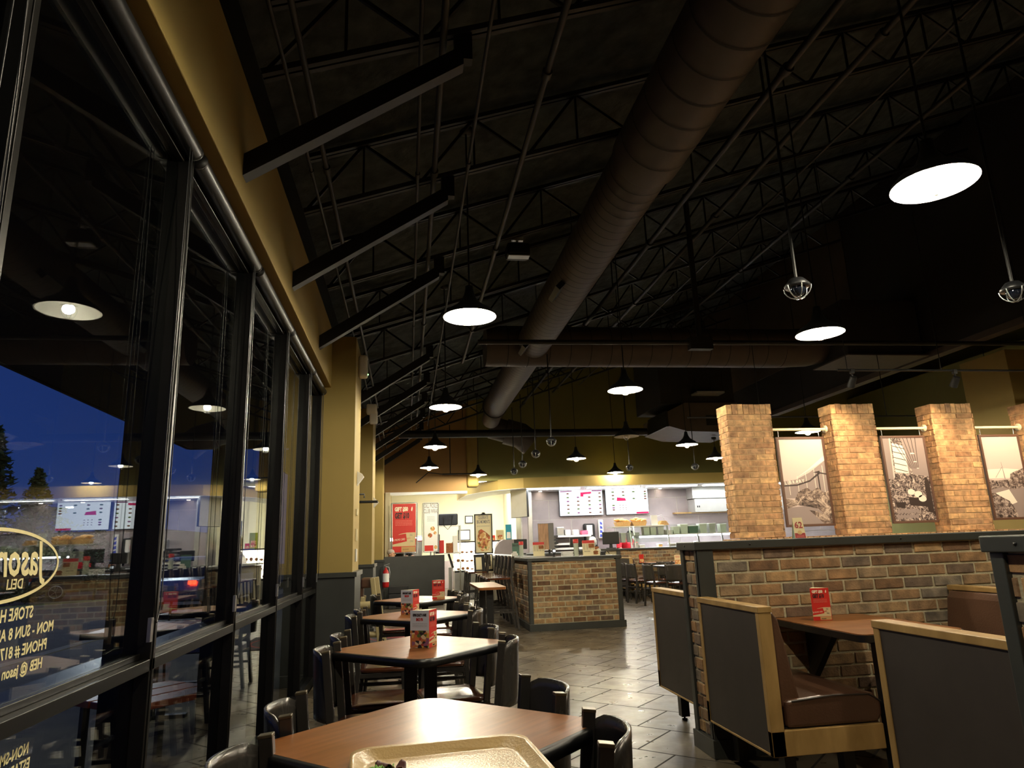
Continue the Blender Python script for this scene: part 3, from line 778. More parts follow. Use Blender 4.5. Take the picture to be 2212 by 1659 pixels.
# roller shades
r0 = None
for i in range(7):
    y0 = [-0.82, 0.38, 1.58, 2.78, 3.98, 5.17, 6.39][i]; y1 = [0.33, 1.53, 2.73, 3.93, 5.12, 6.34, 7.25][i]
    lab = 'rolled-up black shade over the window, %s counting from the yellow pier' % ordn[6 - i]
    r = thing('roller_shade', lab, 'shade', (-0.885, y0, 2.90), 0, 'roller shades over the windows')
    m = MB(); m.tube([(0, 0.02, 0), (0, y1 - y0 - 0.02, 0)], 0.034, 20); m.build('roll', 'plastic_black', r)
    for yy in (0.006, y1 - y0 - 0.012):
        m = MB(); m.lathe([(0.0, yy), (0.036, yy), (0.036, yy + 0.008), (0.0, yy + 0.008)], (0, 0, 0), 16, 0, 'y'); m.build('bracket', 'steel_black', r)
    ch = MB(); yy = y1 - y0 - 0.10
    pts = [(0.012, yy, -0.02)] + [(0.012, yy + 0.002 * sin(k), -0.02 - 0.2 * k) for k in range(1, 8)] + [(0.012, yy + .01, -1.72), (0.012, yy + 0.03, -1.85), (0.012, yy + 0.055, -1.87), (0.012, yy + .08, -1.82), (0.012, yy + .085, -1.6), (0.012, yy + .06, -0.6), (0.012, yy + .03, -0.02)]
    ch.tube(pts, 0.0022, 5); ch.build('pull_chain', 'plastic_black', r)
    m = MB(); m.box(-0.006, 0.006, yy + 0.02, yy + 0.045, -1.93, -1.85); m.build('chain_holder', 'steel', r)

# lettering on the first window, read from outside
dec = thing('window_decal', 'cream shop lettering and oval sign on the window glass', 'lettering', (0, 0, 0))
dx = GX + 0.0045
ov = MB(); N = 64
for i in range(N):
    t0 = 2 * pi * i / N; t1 = 2 * pi * (i + 1) / N
    def e(t, k): return (dx, 1.805 + 0.285 * k * cos(t), 1.246 + (0.085 * k if k == 1 else 0.0775) * sin(t))
    def e2(t, o_): return (dx, 1.805 + (0.288 - o_) * cos(t), 1.246 + (0.088 - o_) * sin(t))
    ov.quad(e2(t0, 0), e2(t1, 0), e2(t1, 0.0085), e2(t0, 0.0085))
ov.build('oval_ring', 'decal_cream', dec, solid=0.0008)
U = (0, -1, 0); V = (0, 0, 1)
def dtext(nm, s, size, y, z, sx=1.0, bold=0.0, shear=0.0): text(nm, s, size, (dx, y, z), U, V, 'decal_cream', dec, sx=sx, bold=bold, depth=0.0006, shear=shear)
dtext('script_name', "Jason's", 0.118, 2.015, 1.222, 0.86, 0.0022, 0.22)
dtext('word', 'DELI', 0.034, 1.925, 1.190, 1.1, 0.0005)
dtext('word', 'STORE HOURS', 0.041, 1.989, 1.116, 0.9, 0.0009)
dtext('word', 'MON - SUN 8 AM', 0.038, 2.104, 1.072, 0.95, 0.0009)
dtext('word', 'PHONE # 817', 0.038, 2.078, 1.029, 0.95, 0.0009)
dtext('word', 'HEB @ jason', 0.036, 2.066, 0.984, 0.95, 0.0009)
dtext('word', 'NON-SMOKING', 0.036, 2.047, 0.786, 0.9, 0.0009)
dtext('word', 'ESTABLISHMENT', 0.036, 2.061, 0.748, 0.9, 0.0009)
# ================================================================ PENDANT LAMPS
def make_lamp(lit, lab, loc, top):
    r = thing('pendant_lamp', lab, 'lamp', loc)
    m = MB()
    outer = [(0.203, 0.0), (0.196, 0.022), (0.165, 0.055), (0.115, 0.085), (0.070, 0.125), (0.045, 0.17), (0.034, 0.21), (0.030, 0.25), (0.0, 0.25)]
    m.lathe(outer, (0, 0, 0), 40, 0)
    inner = [(0.203, 0.0), (0.192, 0.020), (0.160, 0.050), (0.110, 0.078), (0.066, 0.110), (0.040, 0.14), (0.0, 0.15)]
    m.lathe(inner, (0, 0, 0), 40, 1)
    m.build('shade', ['shade_black', 'white_gloss'], r)
    m = MB(); m.ball((0, 0, 0.014), 0.034, 12, 8)
    m.build('bulb', 'bulb_glow' if lit else 'plastic_white', r)
    m = MB(); m.lathe([(0.022, 0.044), (0.022, 0.13)], (0, 0, 0), 12); m.build('socket', 'plastic_white', r)
    m = MB()
    for k in range(4):
        t = pi * k / 4
        pts = [(0.052 * cos(a) * cos(t), 0.052 * cos(a) * sin(t), 0.01 + 0.07 * -sin(a)) for a in [pi * j / 10 for j in range(11)]]
        m.tube(pts, 0.0022, 5)
    m.lathe([(0.054, 0.028), (0.054, 0.034)], (0, 0, 0), 20)
    m.build('wire_guard', 'steel', r)
    m = MB(); m.tube([(0, 0, 0.25), (0, 0, top - loc[2])], 0.007, 8); m.build('stem', 'steel_black', r)
    m = MB(); m.lathe([(0.0, -0.06), (0.05, -0.05), (0.055, -0.01), (0.055, 0.0)], (0, 0, top - loc[2]), 16); m.build('canopy', 'steel_black', r)
    return r
LZ = 2.97
lamps = [
 ((0.47, 4.97), 'lit pendant lamp nearest in the row along the windows'),
 ((0.47, 8.44), 'lit pendant lamp second in the row along the windows'),
 ((0.47, 11.91), 'lit pendant lamp third in the row along the windows'),
 ((0.46, 15.05), 'lit pendant lamp farthest in the row along the windows'),
 ((2.66, 2.80), 'large lit pendant lamp nearest of all, over the booths'),
 ((3.59, 5.28), 'lit pendant lamp above the cross pipe, before the brick columns'),
 ((2.51, 7.49), 'lit pendant lamp hanging below the cross duct, mid room'),
 ((1.71, 16.77), 'lit pendant lamp beside the left end of the yellow soffit'),
 ((3.48, 13.88), 'lit pendant lamp in front of the green wall, between caged fixtures'),
 ((5.23, 16.87), 'small lit pendant lamp just above the yellow soffit over the screens'),
 ((5.16, 12.06), 'lit pendant lamp under the dark air handler'),
 ((6.72, 14.21), 'lit pendant lamp half hidden by the leftmost brick column'),
 ((6.78, 10.70), 'lit pendant lamp seen between the first two brick columns'),
 ((9.90, 10.09), 'lit pendant lamp seen before the rightmost brick column'),
 ((0.47, 1.50), 'lit pendant lamp directly over the nearest table, above the frame'),
 ((5.60, 2.60), 'lit pendant lamp beyond the right edge over the booths'),
 ((6.60, 5.20), 'lit pendant lamp beyond the right edge before the brick columns'),
]
LT = None
for i, ((x, y), lab) in enumerate(lamps):
    top = 3.44 if (x, y) == (6.72, 14.21) else (3.45 if (x, y) == (5.16, 12.06) and False else zj(x) + 0.52)
    r = make_lamp(True, lab, (x, y, LZ), top)
r = make_lamp(False, 'unlit pendant lamp with a dark shade and white bulb', (3.557, 10.72, 2.93), zj(3.56) + 0.52)
# unlit caged fixtures without shades
def caged(loc, top, lab):
    r = thing('caged_fixture', lab, 'light fixture', loc, 0, 'caged fixtures on long rods')
    m = MB(); m.tube([(0, 0, 0.05), (0, 0, top - loc[2])], 0.009, 8); m.build('rod', 'steel_black', r)
    m = MB(); m.lathe([(0.0, 0.06), (0.04, 0.05), (0.075, 0.01), (0.07, -0.005), (0.0, -0.005)], (0, 0, 0), 20); m.build('socket_cap', 'plastic_black', r)
    m = MB(); m.ball((0, 0, -0.012), 0.048, 14, 10); m.build('globe', 'car_glass', r)
    m = MB()
    for k in range(3):
        t = pi * k / 3 + 0.3
        m.tube([(0.078 * cos(a) * cos(t), 0.078 * cos(a) * sin(t), -0.075 * sin(a)) for a in [pi * j / 10 for j in range(11)]], 0.0035, 5)
    m.build('wire_cage', 'steel', r)
for i, (x, y, lab) in enumerate([(2.10, 13.52, 'caged fixture lowest and leftmost before the green wall'), (2.07, 12.29, 'caged fixture second from left before the green wall'),
        (2.056, 10.88, 'caged fixture third from left before the green wall'), (2.047, 9.58, 'caged fixture fourth from left, level with the thick dark pipe'),
        (4.407, 13.24, 'caged fixture hanging straight below the unlit lamp'), (5.80, 13.25, 'caged fixture just left of the brick column'),
        (2.31, 3.55, 'large caged fixture left of the lamp above the cross pipe'), (3.76, 3.52, 'large caged fixture at the right edge above the yellow pier')]):
    caged((x, y, 2.70), {13.52: 4.00, 12.29: 4.00, 10.88: 4.01, 9.58: 4.00}.get(y, zj(x) + 0.52), lab)

# ================================================================ CHAIRS
def make_chair(lab, cat='chair'):
    """faces +X; origin on the floor between the back legs"""
    r = thing('dining_chair', lab, cat)
    hw = 0.165
    for s in (-1, 1):
        m = MB(); m.bar((-0.05, s * hw, 0.0), (0.0, s * hw, 0.44), 0.030, 0.034, up=(1, 0, 0)); m.bar((0.0, s * hw, 0.43), (-0.035, s * hw * 1.02, 0.80), 0.030, 0.036, up=(1, 0, 0))
        m.build('back_leg', 'chair_metal', r, bevel=0.003)
        m = MB(); m.bar((-0.035, s * hw * 1.02, 0.797), (-0.036, s * hw * 1.02, 0.806), 0.031, 0.037, up=(1, 0, 0)); m.build('post_cap', 'chair_tip', r, bevel=0.002)
        m = MB(); m.bar((0.335, s * 0.165, 0.0), (0.305, s * 0.15, 0.43), 0.028, 0.028, up=(1, 0, 0)); m.build('front_leg', 'chair_metal', r, bevel=0.003)
    # bent back slab with rounded top corners
    m = MB(); NY = 14; NZ = 10; H0, H1 = 0.50, 0.80; vs = []
    for layer in (0, 1):
        for i in range(NY + 1):
            u = -1 + 2 * i / NY
            top = H1 - 0.045 * max(0, (abs(u) - 0.6) / 0.4) ** 2.4
            for k in range(NZ + 1):
                z = H0 + (top - H0) * k / NZ
                x = -0.022 - 0.078 * (1 - u * u) - 0.035 * (z - 0.5) - layer * 0.010
                vs.append((x, u * (hw + 0.012), z))
    W = (NY + 1) * (NZ + 1); fs = []
    for i in range(NY):
        for k in range(NZ):
            a = i * (NZ + 1) + k; q = (a, a + 1, a + NZ + 2, a + NZ + 1)
            fs.append(q); fs.append(tuple(W + j for j in reversed(q)))
    for i in range(NY):
        for k in (0, NZ):
            a = i * (NZ + 1) + k; fs.append((a, a + NZ + 1, W + a + NZ + 1, W + a))
    for k in range(NZ):
        for i in (0, NY):
            a = i * (NZ + 1) + k; fs.append((a, a + 1, W + a + 1, W + a))
    m.add(vs, fs, 0, True); m.build('back_slab', 'chair_metal', r)
    # saddle seat
    m = MB(); pts = rrect(-0.01, 0.345, -0.185, 0.185, 0.06, 6); n = len(pts); cx_, cy_ = 0.168, 0
    rings = [(0.90, 0.425), (1.0, 0.437), (1.0, 0.452), (0.93, 0.460), (0.7, 0.452), (0.35, 0.447)]
    vs = []
    for k, z in rings:
        for (x, y) in pts: vs.append((cx_ + (x - cx_) * k, cy_ + (y - cy_) * k, z))
    fs = [(i * n + j, i * n + (j + 1) % n, (i + 1) * n + (j + 1) % n, (i + 1) * n + j) for i in range(len(rings) - 1) for j in range(n)]
    fs.append(tuple(range((len(rings) - 1) * n, len(rings) * n))); fs.append(tuple(reversed(range(n))))
    m.add(vs, fs, 0, True); m.build('seat', 'seat_wood', r)
    m = MB()
    for z in (0.20, 0.30):
        for s in (-1, 1): m.bar((-0.02, s * hw, z), (0.32, s * 0.157, z), 0.016, 0.022)
    m.bar((0.318, -0.155, 0.25), (0.318, 0.155, 0.25), 0.016, 0.022); m.bar((-0.02, -0.16, 0.33), (-0.02, 0.16, 0.33), 0.016, 0.022)
    m.bar((-0.005, -hw, 0.41), (0.305, -0.15, 0.41), 0.02, 0.03); m.bar((-0.005, hw, 0.41), (0.305, 0.15, 0.41), 0.02, 0.03); m.bar((0.302, -0.148, 0.41), (0.302, 0.148, 0.41), 0.02, 0.03)
    m.build('stretcher', 'chair_metal', r, bevel=0.002)
    return r
chair0 = make_chair('')
first_chair = [True]
def chair(x, y, rot, lab, group):
    if first_chair[0]:
        first_chair[0] = False
        chair0.location = (x, y, 0); chair0.rotation_euler = (0, 0, radians(rot)); tag(chair0, lab, 'chair', group); return chair0
    return dup(chair0, (x, y, 0), radians(rot), lab, group)

# ================================================================ TABLES
def make_table(lab, x, y, rot, group, w=0.71, d=0.71, mats=('table_laminate', 'table_edge')):
    r = thing('dining_table', lab, 'table', (x, y, 0), radians(rot), group)
    m = MB(); m.prism(rrect(-w / 2 + .012, w / 2 - .012, -d / 2 + .012, d / 2 - .012, 0.080), 0.728, 0.7602, 'z'); t = m.build('tabletop', mats[0], r)
    m = MB(); P = rrect(-w / 2, w / 2, -d / 2, d / 2, 0.092); Q = rrect(-w / 2 + .012, w / 2 - .012, -d / 2 + .012, d / 2 - .012, 0.080); n = len(P)
    vs = [(a, b_, 0.722) for a, b_ in P] + [(a, b_, 0.754) for a, b_ in P] + [(a, b_, 0.760) for a, b_ in Q] + [(a, b_, 0.722) for a, b_ in Q]
    fs = [(j * n + i, j * n + (i + 1) % n, ((j + 1) % 4) * n + (i + 1) % n, ((j + 1) % 4) * n + i) for j in range(4) for i in range(n)]
    m.add(vs, fs, 0, True); m.build('edge_band', mats[1], t)
    for s in (-1, 1):
        c = Vector((s * 0.036, -s * 0.036, 0))
        m = MB(); m.obox((c.x, c.y, 0.375), 0.066, 0.066, 0.67, rz(radians(-rot))); m.build('column', 'table_base', r, bevel=0.004)
    m = MB()
    for a in (0, 90): m.bar((-0.27 * cos(radians(a)), -0.27 * sin(radians(a)), 0.025), (0.27 * cos(radians(a)), 0.27 * sin(radians(a)), 0.025), 0.06, 0.03)
    m.obox((0, 0, 0.705), 0.34, 0.34, 0.03)
    m.build('cross_base', 'table_base', r, bevel=0.004)
    return r
TY = [2.045, 3.81, 5.56, 7.28]
tn = ['nearest diamond-set table with the tray on it', 'second diamond-set table with a three-sided card on it', 'third diamond-set table with a three-sided card on it', 'farthest diamond-set table of the row by the windows']
for i, y in enumerate(TY):
    make_table('wood-topped ' + tn[i], 0.065 if i < 2 else (0.06 if i == 2 else 0.12), y, 45, 'diamond-set tables along the windows')
pos = [(-0.310, 0.295, 1, 'window side, far seat'), (-0.330, -0.245, -3, 'window side, near seat'), (0.400, 0.335, 189, 'aisle side, far seat'), (0.436, -0.215, 172, 'aisle side, near seat')]
nm = ['nearest table', 'second table', 'third table', 'farthest table']
for i, y in enumerate(TY):
    for j, (dx_, dy_, rot, what) in enumerate(pos):
        if i == 3 and j == 1: continue
        chair(dx_ + (0.04 if i == 3 else 0), y + dy_ + (0.04 if i == 1 else 0), rot, 'dark metal chair at the %s of the window row, %s' % (nm[i], what), 'chairs around the diamond-set tables')

# ---------------------------------------------------------------- table cards (three-sided)
def lines(parent, o, u, v, x0, x1, ys, h, material, seed=1):
    rnd = random.Random(seed); m = MB(); o = Vector(o); u = Vector(u); v = Vector(v); n = u.cross(v) * 0.0006
    for y in ys:
        x = x0
        while x < x1:
            w_ = rnd.uniform(0.04, 0.10) * (x1 - x0) * 1.2; e = min(x + w_, x1)
            m.quad(o + u * x + v * y + n, o + u * e + v * y + n, o + u * e + v * (y + h) + n, o + u * x + v * (y + h) + n); x = e + 0.02 * (x1 - x0)
    return m.build('fine_print', material, parent)
def patch(parent, name, o, u, v, poly, material, k=0.0005):
    m = MB(); o = Vector(o); u = Vector(u); v = Vector(v); n = u.cross(v).normalized() * k
    m.add([o + u * a + v * b_ + n for a, b_ in poly], [tuple(range(len(poly)))])
    return m.build(name, material, parent)
def red_face(parent, o, u, v, w, h):
    """gift-card advertisement"""
    o = Vector(o); u = Vector(u).normalized(); v = Vector(v).normalized(); n = u.cross(v)
    patch(parent, 'red_face', o, u, v, [(0, 0), (w, 0), (w, h), (0, h)], 'card_red', 0.0003)
    text('headline', 'GIFT $50', h * 0.115, o + u * w * 0.09 + v * h * 0.85 + n * 0.001, u, v, 'print_cream', parent, sx=w / h * 1.28, bold=0.0012 * h / 0.18)
    text('headline', 'GET $10', h * 0.155, o + u * w * 0.10 + v * h * 0.70 + n * 0.001, u, v, 'print_dark', parent, sx=w / h * 1.08, bold=0.0014 * h / 0.18)
    lines(parent, o + n * 0.0004, u, v, w * 0.12, w * 0.85, [h * 0.64, h * 0.61, h * 0.58, h * 0.55], h * 0.012, 'print_pink', 3)
    patch(parent, 'spear_mark', o, u, v, [(w * .80, h * .86), (w * .84, h * .84), (w * .87, h * .89), (w * .86, h * .94), (w * .82, h * .92)], 'print_cream', 0.0009)
    patch(parent, 'cream_patch', o, u, v, [(0, h * .30), (w * .3, h * .37), (w * .62, h * .40), (w * .98, h * .40), (w * .98, h * .12), (0, h * .12)], 'card_tan', 0.0006)
    patch(parent, 'promo_card', o, u, v, [(0, h * .16), (w * .62, h * .22), (w * .58, h * .38), (w * .02, h * .34)], 'card_red', 0.0009)
    text('promo_words', '$5 PROMO CARD', h * 0.06, o + u * w * 0.02 + v * h * 0.225 + n * 0.0014, u + v * 0.09, v - u * 0.09, 'print_cream', parent, sx=w / h * 1.12)
    text('promo_words', 'DELI', h * 0.055, o + u * w * 0.74 + v * h * 0.33 + n * 0.0014, u, v, 'print_grey', parent, sx=w / h * 1.1)
    text('promo_words', "Jason's", h * 0.06, o + u * w * 0.60 + v * h * 0.26 + n * 0.0014, u + v * 0.12, v - u * 0.12, 'print_red', parent, sx=w / h * 1.1)
    text('promo_words', 'CIOUS', h * 0.055, o + u * w * 0.74 + v * h * 0.20 + n * 0.0014, u, v, 'print_grey', parent, sx=w / h * 0.9)
    patch(parent, 'kraft_strip', o, u, v, [(w * .38, 0.003), (w * .98, 0.003), (w * .98, h * .11), (w * .38, h * .11)], 'card_kraft', 0.0006)
    text('promo_words', 'SIGN UP NOW', h * 0.04, o + u * w * 0.44 + v * h * 0.04 + n * 0.001, u, v, 'print_dark', parent, sx=w / h * 0.95)
def white_face(parent, o, u, v, w, h, head='GIVING QUALITY A NAME', second='SINCE 1976'):
    o = Vector(o); u = Vector(u).normalized(); v = Vector(v).normalized(); n = u.cross(v)
    patch(parent, 'white_face', o, u, v, [(0, 0), (w, 0), (w, h), (0, h)], 'card_white', 0.0003)
    text('headline', head, h * 0.10, o + u * w * 0.5 + v * h * 0.84 + n * 0.001, u, v, 'print_dark', parent, sx=w / h * 0.62, align='CENTER', bold=0.001 * h / 0.18)
    text('headline', second, h * 0.10, o + u * w * 0.5 + v * h * 0.72 + n * 0.001, u, v, 'print_red', parent, sx=w / h * 0.72, align='CENTER', bold=0.001 * h / 0.18)
    lines(parent, o + n * 0.0004, u, v, w * 0.12, w * 0.9, [h * 0.64, h * 0.60, h * 0.56], h * 0.008, 'print_grey', 5)
    patch(parent, 'food_photo', o, u, v, [(0, 0), (w, 0), (w, h * .46), (0, h * .46)], 'print_food', 0.0006)
def tent(lab, x, y, z, rot, h=0.182, w=0.10, first='white'):
    """three-sided card; two faces seen from the front"""
    r = thing('table_card', lab, 'table card', (x, y, z), radians(rot), 'promotional cards on tables')
    a = Vector((-w * 0.5, 0, 0.001)); c = Vector((w * 0.5, 0, 0.001)); bk = Vector((0, w * 0.8, 0.001))
    # front corner towards -y
    f = Vector((0, -w * 0.55, 0.001)); L_ = Vector((-w * 0.82, w * 0.12, 0.001)); R_ = Vector((w * 0.62, w * 0.30, 0.001))
    m = MB(); m.prism([(f.x, f.y), (R_.x, R_.y), (L_.x, L_.y)], 0.001, 0.001 + h, 'z'); m.build('card', 'card_cream', r)
    white_face(r, L_, (f - L_), (0, 0, 1), (f - L_).length, h)
    red_face(r, f, (R_ - f), (0, 0, 1), (R_ - f).length, h)
    return r
tent('three-sided white and red gift card stand on the second table', 0.095, 3.745, 0.760, 12)
tent('three-sided white and red card stand on the third table', 0.030, 5.62, 0.760, 8)
r = thing('table_card', 'red gift card stand on the farthest diamond-set table', 'table card', (0.30, 7.08, 0.760), radians(-7), 'promotional cards on tables')
m = MB(); m.prism([(-0.062, -0.0), (0.062, 0.0), (0.0, 0.06)], 0.001, 0.183, 'z'); m.build('card', 'card_cream', r)
red_face(r, (-0.062, -0.0005, 0.001), (1, 0, 0), (0, 0, 1), 0.124, 0.182)

# tray with a scrap of salad
r = thing('serving_tray', 'tan plastic serving tray on the nearest table', 'tray', (0.105, 1.60, 0.761), radians(4))
pts_o = rrect(-0.225, 0.205, -0.20, 0.275, 0.055, 8); n = len(pts_o); cx_, cy_ = -0.01, 0.04
m = MB(); rings = [(0.82, 0.001), (0.86, 0.002), (0.955, 0.020), (1.0, 0.023), (1.0, 0.019), (0.965, 0.014), (0.87, -0.0005)]
vs = []
for k, z in rings:
    for (x, y) in pts_o: vs.append((cx_ + (x - cx_) * k, cy_ + (y - cy_) * k, z))
fs = [(i * n + j, i * n + (j + 1) % n, (i + 1) * n + (j + 1) % n, (i + 1) * n + j) for i in range(len(rings) - 1) for j in range(n)]
fs.append(tuple(range(n))); fs.append(tuple(range((len(rings) - 1) * n, len(rings) * n)))
m.add(vs, fs, 0, True); m.build('tray_body', 'tray_tan', r)
r = thing('salad_scrap', 'scrap of green frisee and dark red lettuce left on the tray', 'salad', (-0.052, 1.735, 0.7625))
rnd = random.Random(11)
m = MB()
for k in range(46):
    a = rnd.uniform(0, 2 * pi); L_ = rnd.uniform(0.010, 0.026); x0 = rnd.uniform(-0.022, 0.014); y0 = rnd.uniform(-0.014, 0.010)
    pts = [(x0 + L_ * t * cos(a + t * 0.9), y0 + L_ * t * sin(a + t * 0.9) * 0.8, 0.0015 + 0.008 * sin(pi * t) * rnd.uniform(0.6, 1.4)) for t in (0, .35, .7, 1.0)]
    m.tube(pts, [0.0018, 0.0022, 0.0016, 0.0007], 5)
m.build('green_leaf', 'leaf_green', r)
m = MB(); vs = []; NI, NJ = 14, 6
for i in range(NI + 1):
    for j in range(NJ + 1):
        u = i / NI; v = j / NJ - 0.5
        vs.append((-0.022 + 0.070 * u, 0.012 + v * 0.030 * (0.5 + sin(pi * u * 0.9)) + 0.004 * sin(9 * u), 0.007 + 0.007 * sin(6 * u + 3 * v) + 0.004 * sin(17 * u) * abs(v) * 2))
m.add(vs, [(i * (NJ + 1) + j, i * (NJ + 1) + j + 1, (i + 1) * (NJ + 1) + j + 1, (i + 1) * (NJ + 1) + j) for i in range(NI) for j in range(NJ)], 0, True)
m.build('red_leaf', 'leaf_purple', r, solid=0.0012)

# ================================================================ BRICK HALF WALLS WITH BOOTHS
def half_wall(lab, x0, x1, y0, y1, h, seed, faces='-y-x', plast=True):
    """brick half wall; front face towards -y, end face towards -x"""
    r = thing('brick_half_wall', lab, 'wall', (x0, y0, 0))
    L_ = x1 - x0; D = y1 - y0
    m = MB(); m.box(0.02, L_, 0.02, D - 0.02, 0.0, h - 0.045, 1)
    bricks(m, (0.022, 0.02, 0.10), (1, 0, 0), (0, -1, 0), L_ - 0.02, 0, h - 0.15, course=0.0722, seed=seed)
    bricks(m, (0.02, D - 0.022, 0.10), (0, -1, 0), (-1, 0, 0), D - 0.044, 0, h - 0.15, course=0.0722, bl=0.106, seed=seed + 1)
    bricks(m, (L_ - 0.02, D - 0.02, 0.10), (-1, 0, 0), (0, 1, 0), L_ - 0.04, 0, h - 0.15, course=0.0722, seed=seed + 2)
    m.build('brickwork', ['brick_tan', 'mortar'], r)
    m = MB(); m.box(-0.015, L_, -0.015, D + 0.015, h - 0.05, h); c = m.build('cap', 'trim_dark', r, bevel=0.004)
    m = MB()
    for (bx, by, ax) in ((0.35, -0.016, 'y'), (1.4, -0.016, 'y'), (2.4, -0.016, 'y')):
        if bx < L_: m.lathe([(0.0, by - 0.003), (0.006, by - 0.002), (0.007, by)], (bx, 0, h - 0.025), 8, 0, 'y')
    m.lathe([(0.0, -0.019), (0.006, -0.018), (0.007, -0.015)], (0, D * 0.55, h - 0.025), 8, 0, 'x')
    m.build('screw', 'table_edge', c)
    for (a, b_) in ((0.0, 0.05), (D - 0.05, D)):
        m = MB(); m.box(0.0, 0.045, a, b_, 0.1, h - 0.05)
        if a == 0.0: m.box(0.0, 0.105, -0.004, 0.02, 0.1, h - 0.05)
        m.build('corner_trim', 'trim_dark', r, bevel=0.003)
    m = MB(); m.box(-0.012, L_, -0.012, D + 0.012, 0.0, 0.10); m.build('base_trim', 'trim_dark', r, bevel=0.003)
    return r
half_wall('brick half wall with dark cap beside the aisle, booth against it', 1.775, 7.0, 4.155, 4.43, 1.232, 5)
half_wall('nearer brick half wall with dark cap at the right edge', 1.80, 6.0, 1.70, 1.96, 1.228, 25)

def bench(lab, x, y, rot, L_=0.75, group='booth benches', mirror=False, H=0.905):
    """booth bench; faces +x; length along +y from 0 to L_; origin: floor, back-left corner"""
    r = thing('booth_bench', lab, 'booth bench', (x, y, 0), radians(rot), group)
    m = MB(); m.box(0.004, 0.045, 0.012, L_ - 0.012, 0.215, H - 0.03); m.build('back_panel', 'panel_brown', r)
    m = MB()
    for a, c in ((0.0, 0.035), (L_ - 0.035, L_)):
        m.box(0.0, 0.070, a, c, 0.21, H - 0.028)
        m.box(0.0, 0.60, a, c, 0.21, 0.325)
    m.box(-0.003, 0.075, -0.003, L_ + 0.003, H - 0.03, H)
    m.box(0.0, 0.006, 0.0, L_, 0.21, 0.222)
    m.build('wood_frame', 'light_oak', r, bevel=0.003)
    # back cushion
    m = MB(); vs = []; prof = [(0.070, H - 0.035), (0.095, H - 0.03), (0.125, H - 0.07), (0.150, 0.70), (0.175, 0.55), (0.195, 0.45), (0.16, 0.42), (0.07, 0.42)]
    m.prism(prof, 0.038, L_ - 0.038, 'y'); m.build('back_cushion', 'vinyl_brown', r, bevel=0.018, seg=3)
    m = MB(); prof = [(0.10, 0.33), (0.585, 0.33), (0.615, 0.36), (0.615, 0.42), (0.58, 0.462), (0.50, 0.478), (0.30, 0.470), (0.10, 0.455)]
    m.prism(prof, 0.012, L_ - 0.012, 'y'); s = m.build('seat_cushion', 'vinyl_brown', r, bevel=0.016, seg=3)
    m = MB(); m.tube([(0.13, 0.010, 0.452), (0.35, 0.008, 0.468), (0.55, 0.010, 0.462), (0.612, 0.012, 0.425)], 0.0035, 6); m.build('piping', 'panel_brown', s)
    m = MB(); m.box(0.06, 0.56, 0.04, L_ - 0.04, 0.30, 0.33); m.build('seat_board', 'panel_brown', r)
    for yy in (0.12, L_ - 0.12):
        for xx, tt in ((0.13, 0.30), (0.45, 0.33)):
            m = MB(); m.box(xx - 0.03, xx + 0.03, yy - 0.03, yy + 0.03, 0.025, tt); m.lathe([(0.0, 0), (0.02, 0), (0.02, 0.01), (0.008, 0.012), (0.008, 0.03)], (xx, yy, 0), 10)
            m.build('leg', 'table_base', r)
    return r
bench('brown booth bench in light wood frame against the near side of the half wall', 1.745, 3.395, 0)
bench('booth bench opposite, brown cushion back against the brick wall', 3.53, 4.145, 180)
bench('booth bench nearest, its brown back panel beside the near half wall', 1.865, 1.965, 0, 0.715)
bench('booth bench behind the half wall end, its plain back panel to the aisle', 1.825, 4.45, 0, 0.73)
r = thing('booth_table', 'small wood-topped booth table fixed between the two benches', 'table', (2.50, 3.715, 0))
m = MB(); m.prism(rrect(-0.28, 0.30, -0.43, 0.425, 0.04), 0.730, 0.760, 'z'); t = m.build('tabletop', 'table_laminate', r)
m = MB(); m.prism(rrect(-0.287, 0.307, -0.437, 0.425, 0.045), 0.722, 0.756, 'z'); m.build('edge_band', 'table_edge', t)
m = MB(); m.box(-0.13, -0.06, -0.34, -0.27, 0.02, 0.722); m.box(-0.22, 0.03, -0.345, -0.265, 0.0, 0.03); m.box(-0.13, -0.06, -0.40, -0.1, 0.69, 0.722); m.build('leg', 'table_base', r, bevel=0.004)
m = MB(); m.prism([(0.10, 0.722), (0.42, 0.722), (0.42, 0.42), (0.38, 0.42)], -0.08, -0.04, 'x'); m.build('dark_wall_piece', 'table_base', r)  # black wedge put in for the table's shadow on the half wall
r = thing('table_card', 'red gift card stand on the booth table', 'table card', (2.405, 3.90, 0.760), radians(-14), 'promotional cards on tables')
m = MB(); m.prism([(-0.053, 0.0), (0.053, 0.0), (-0.02, 0.06)], 0.001, 0.183, 'z'); m.build('card', 'card_cream', r)
red_face(r, (-0.053, -0.0005, 0.001), (1, 0, 0), (0, 0, 1), 0.106, 0.182)
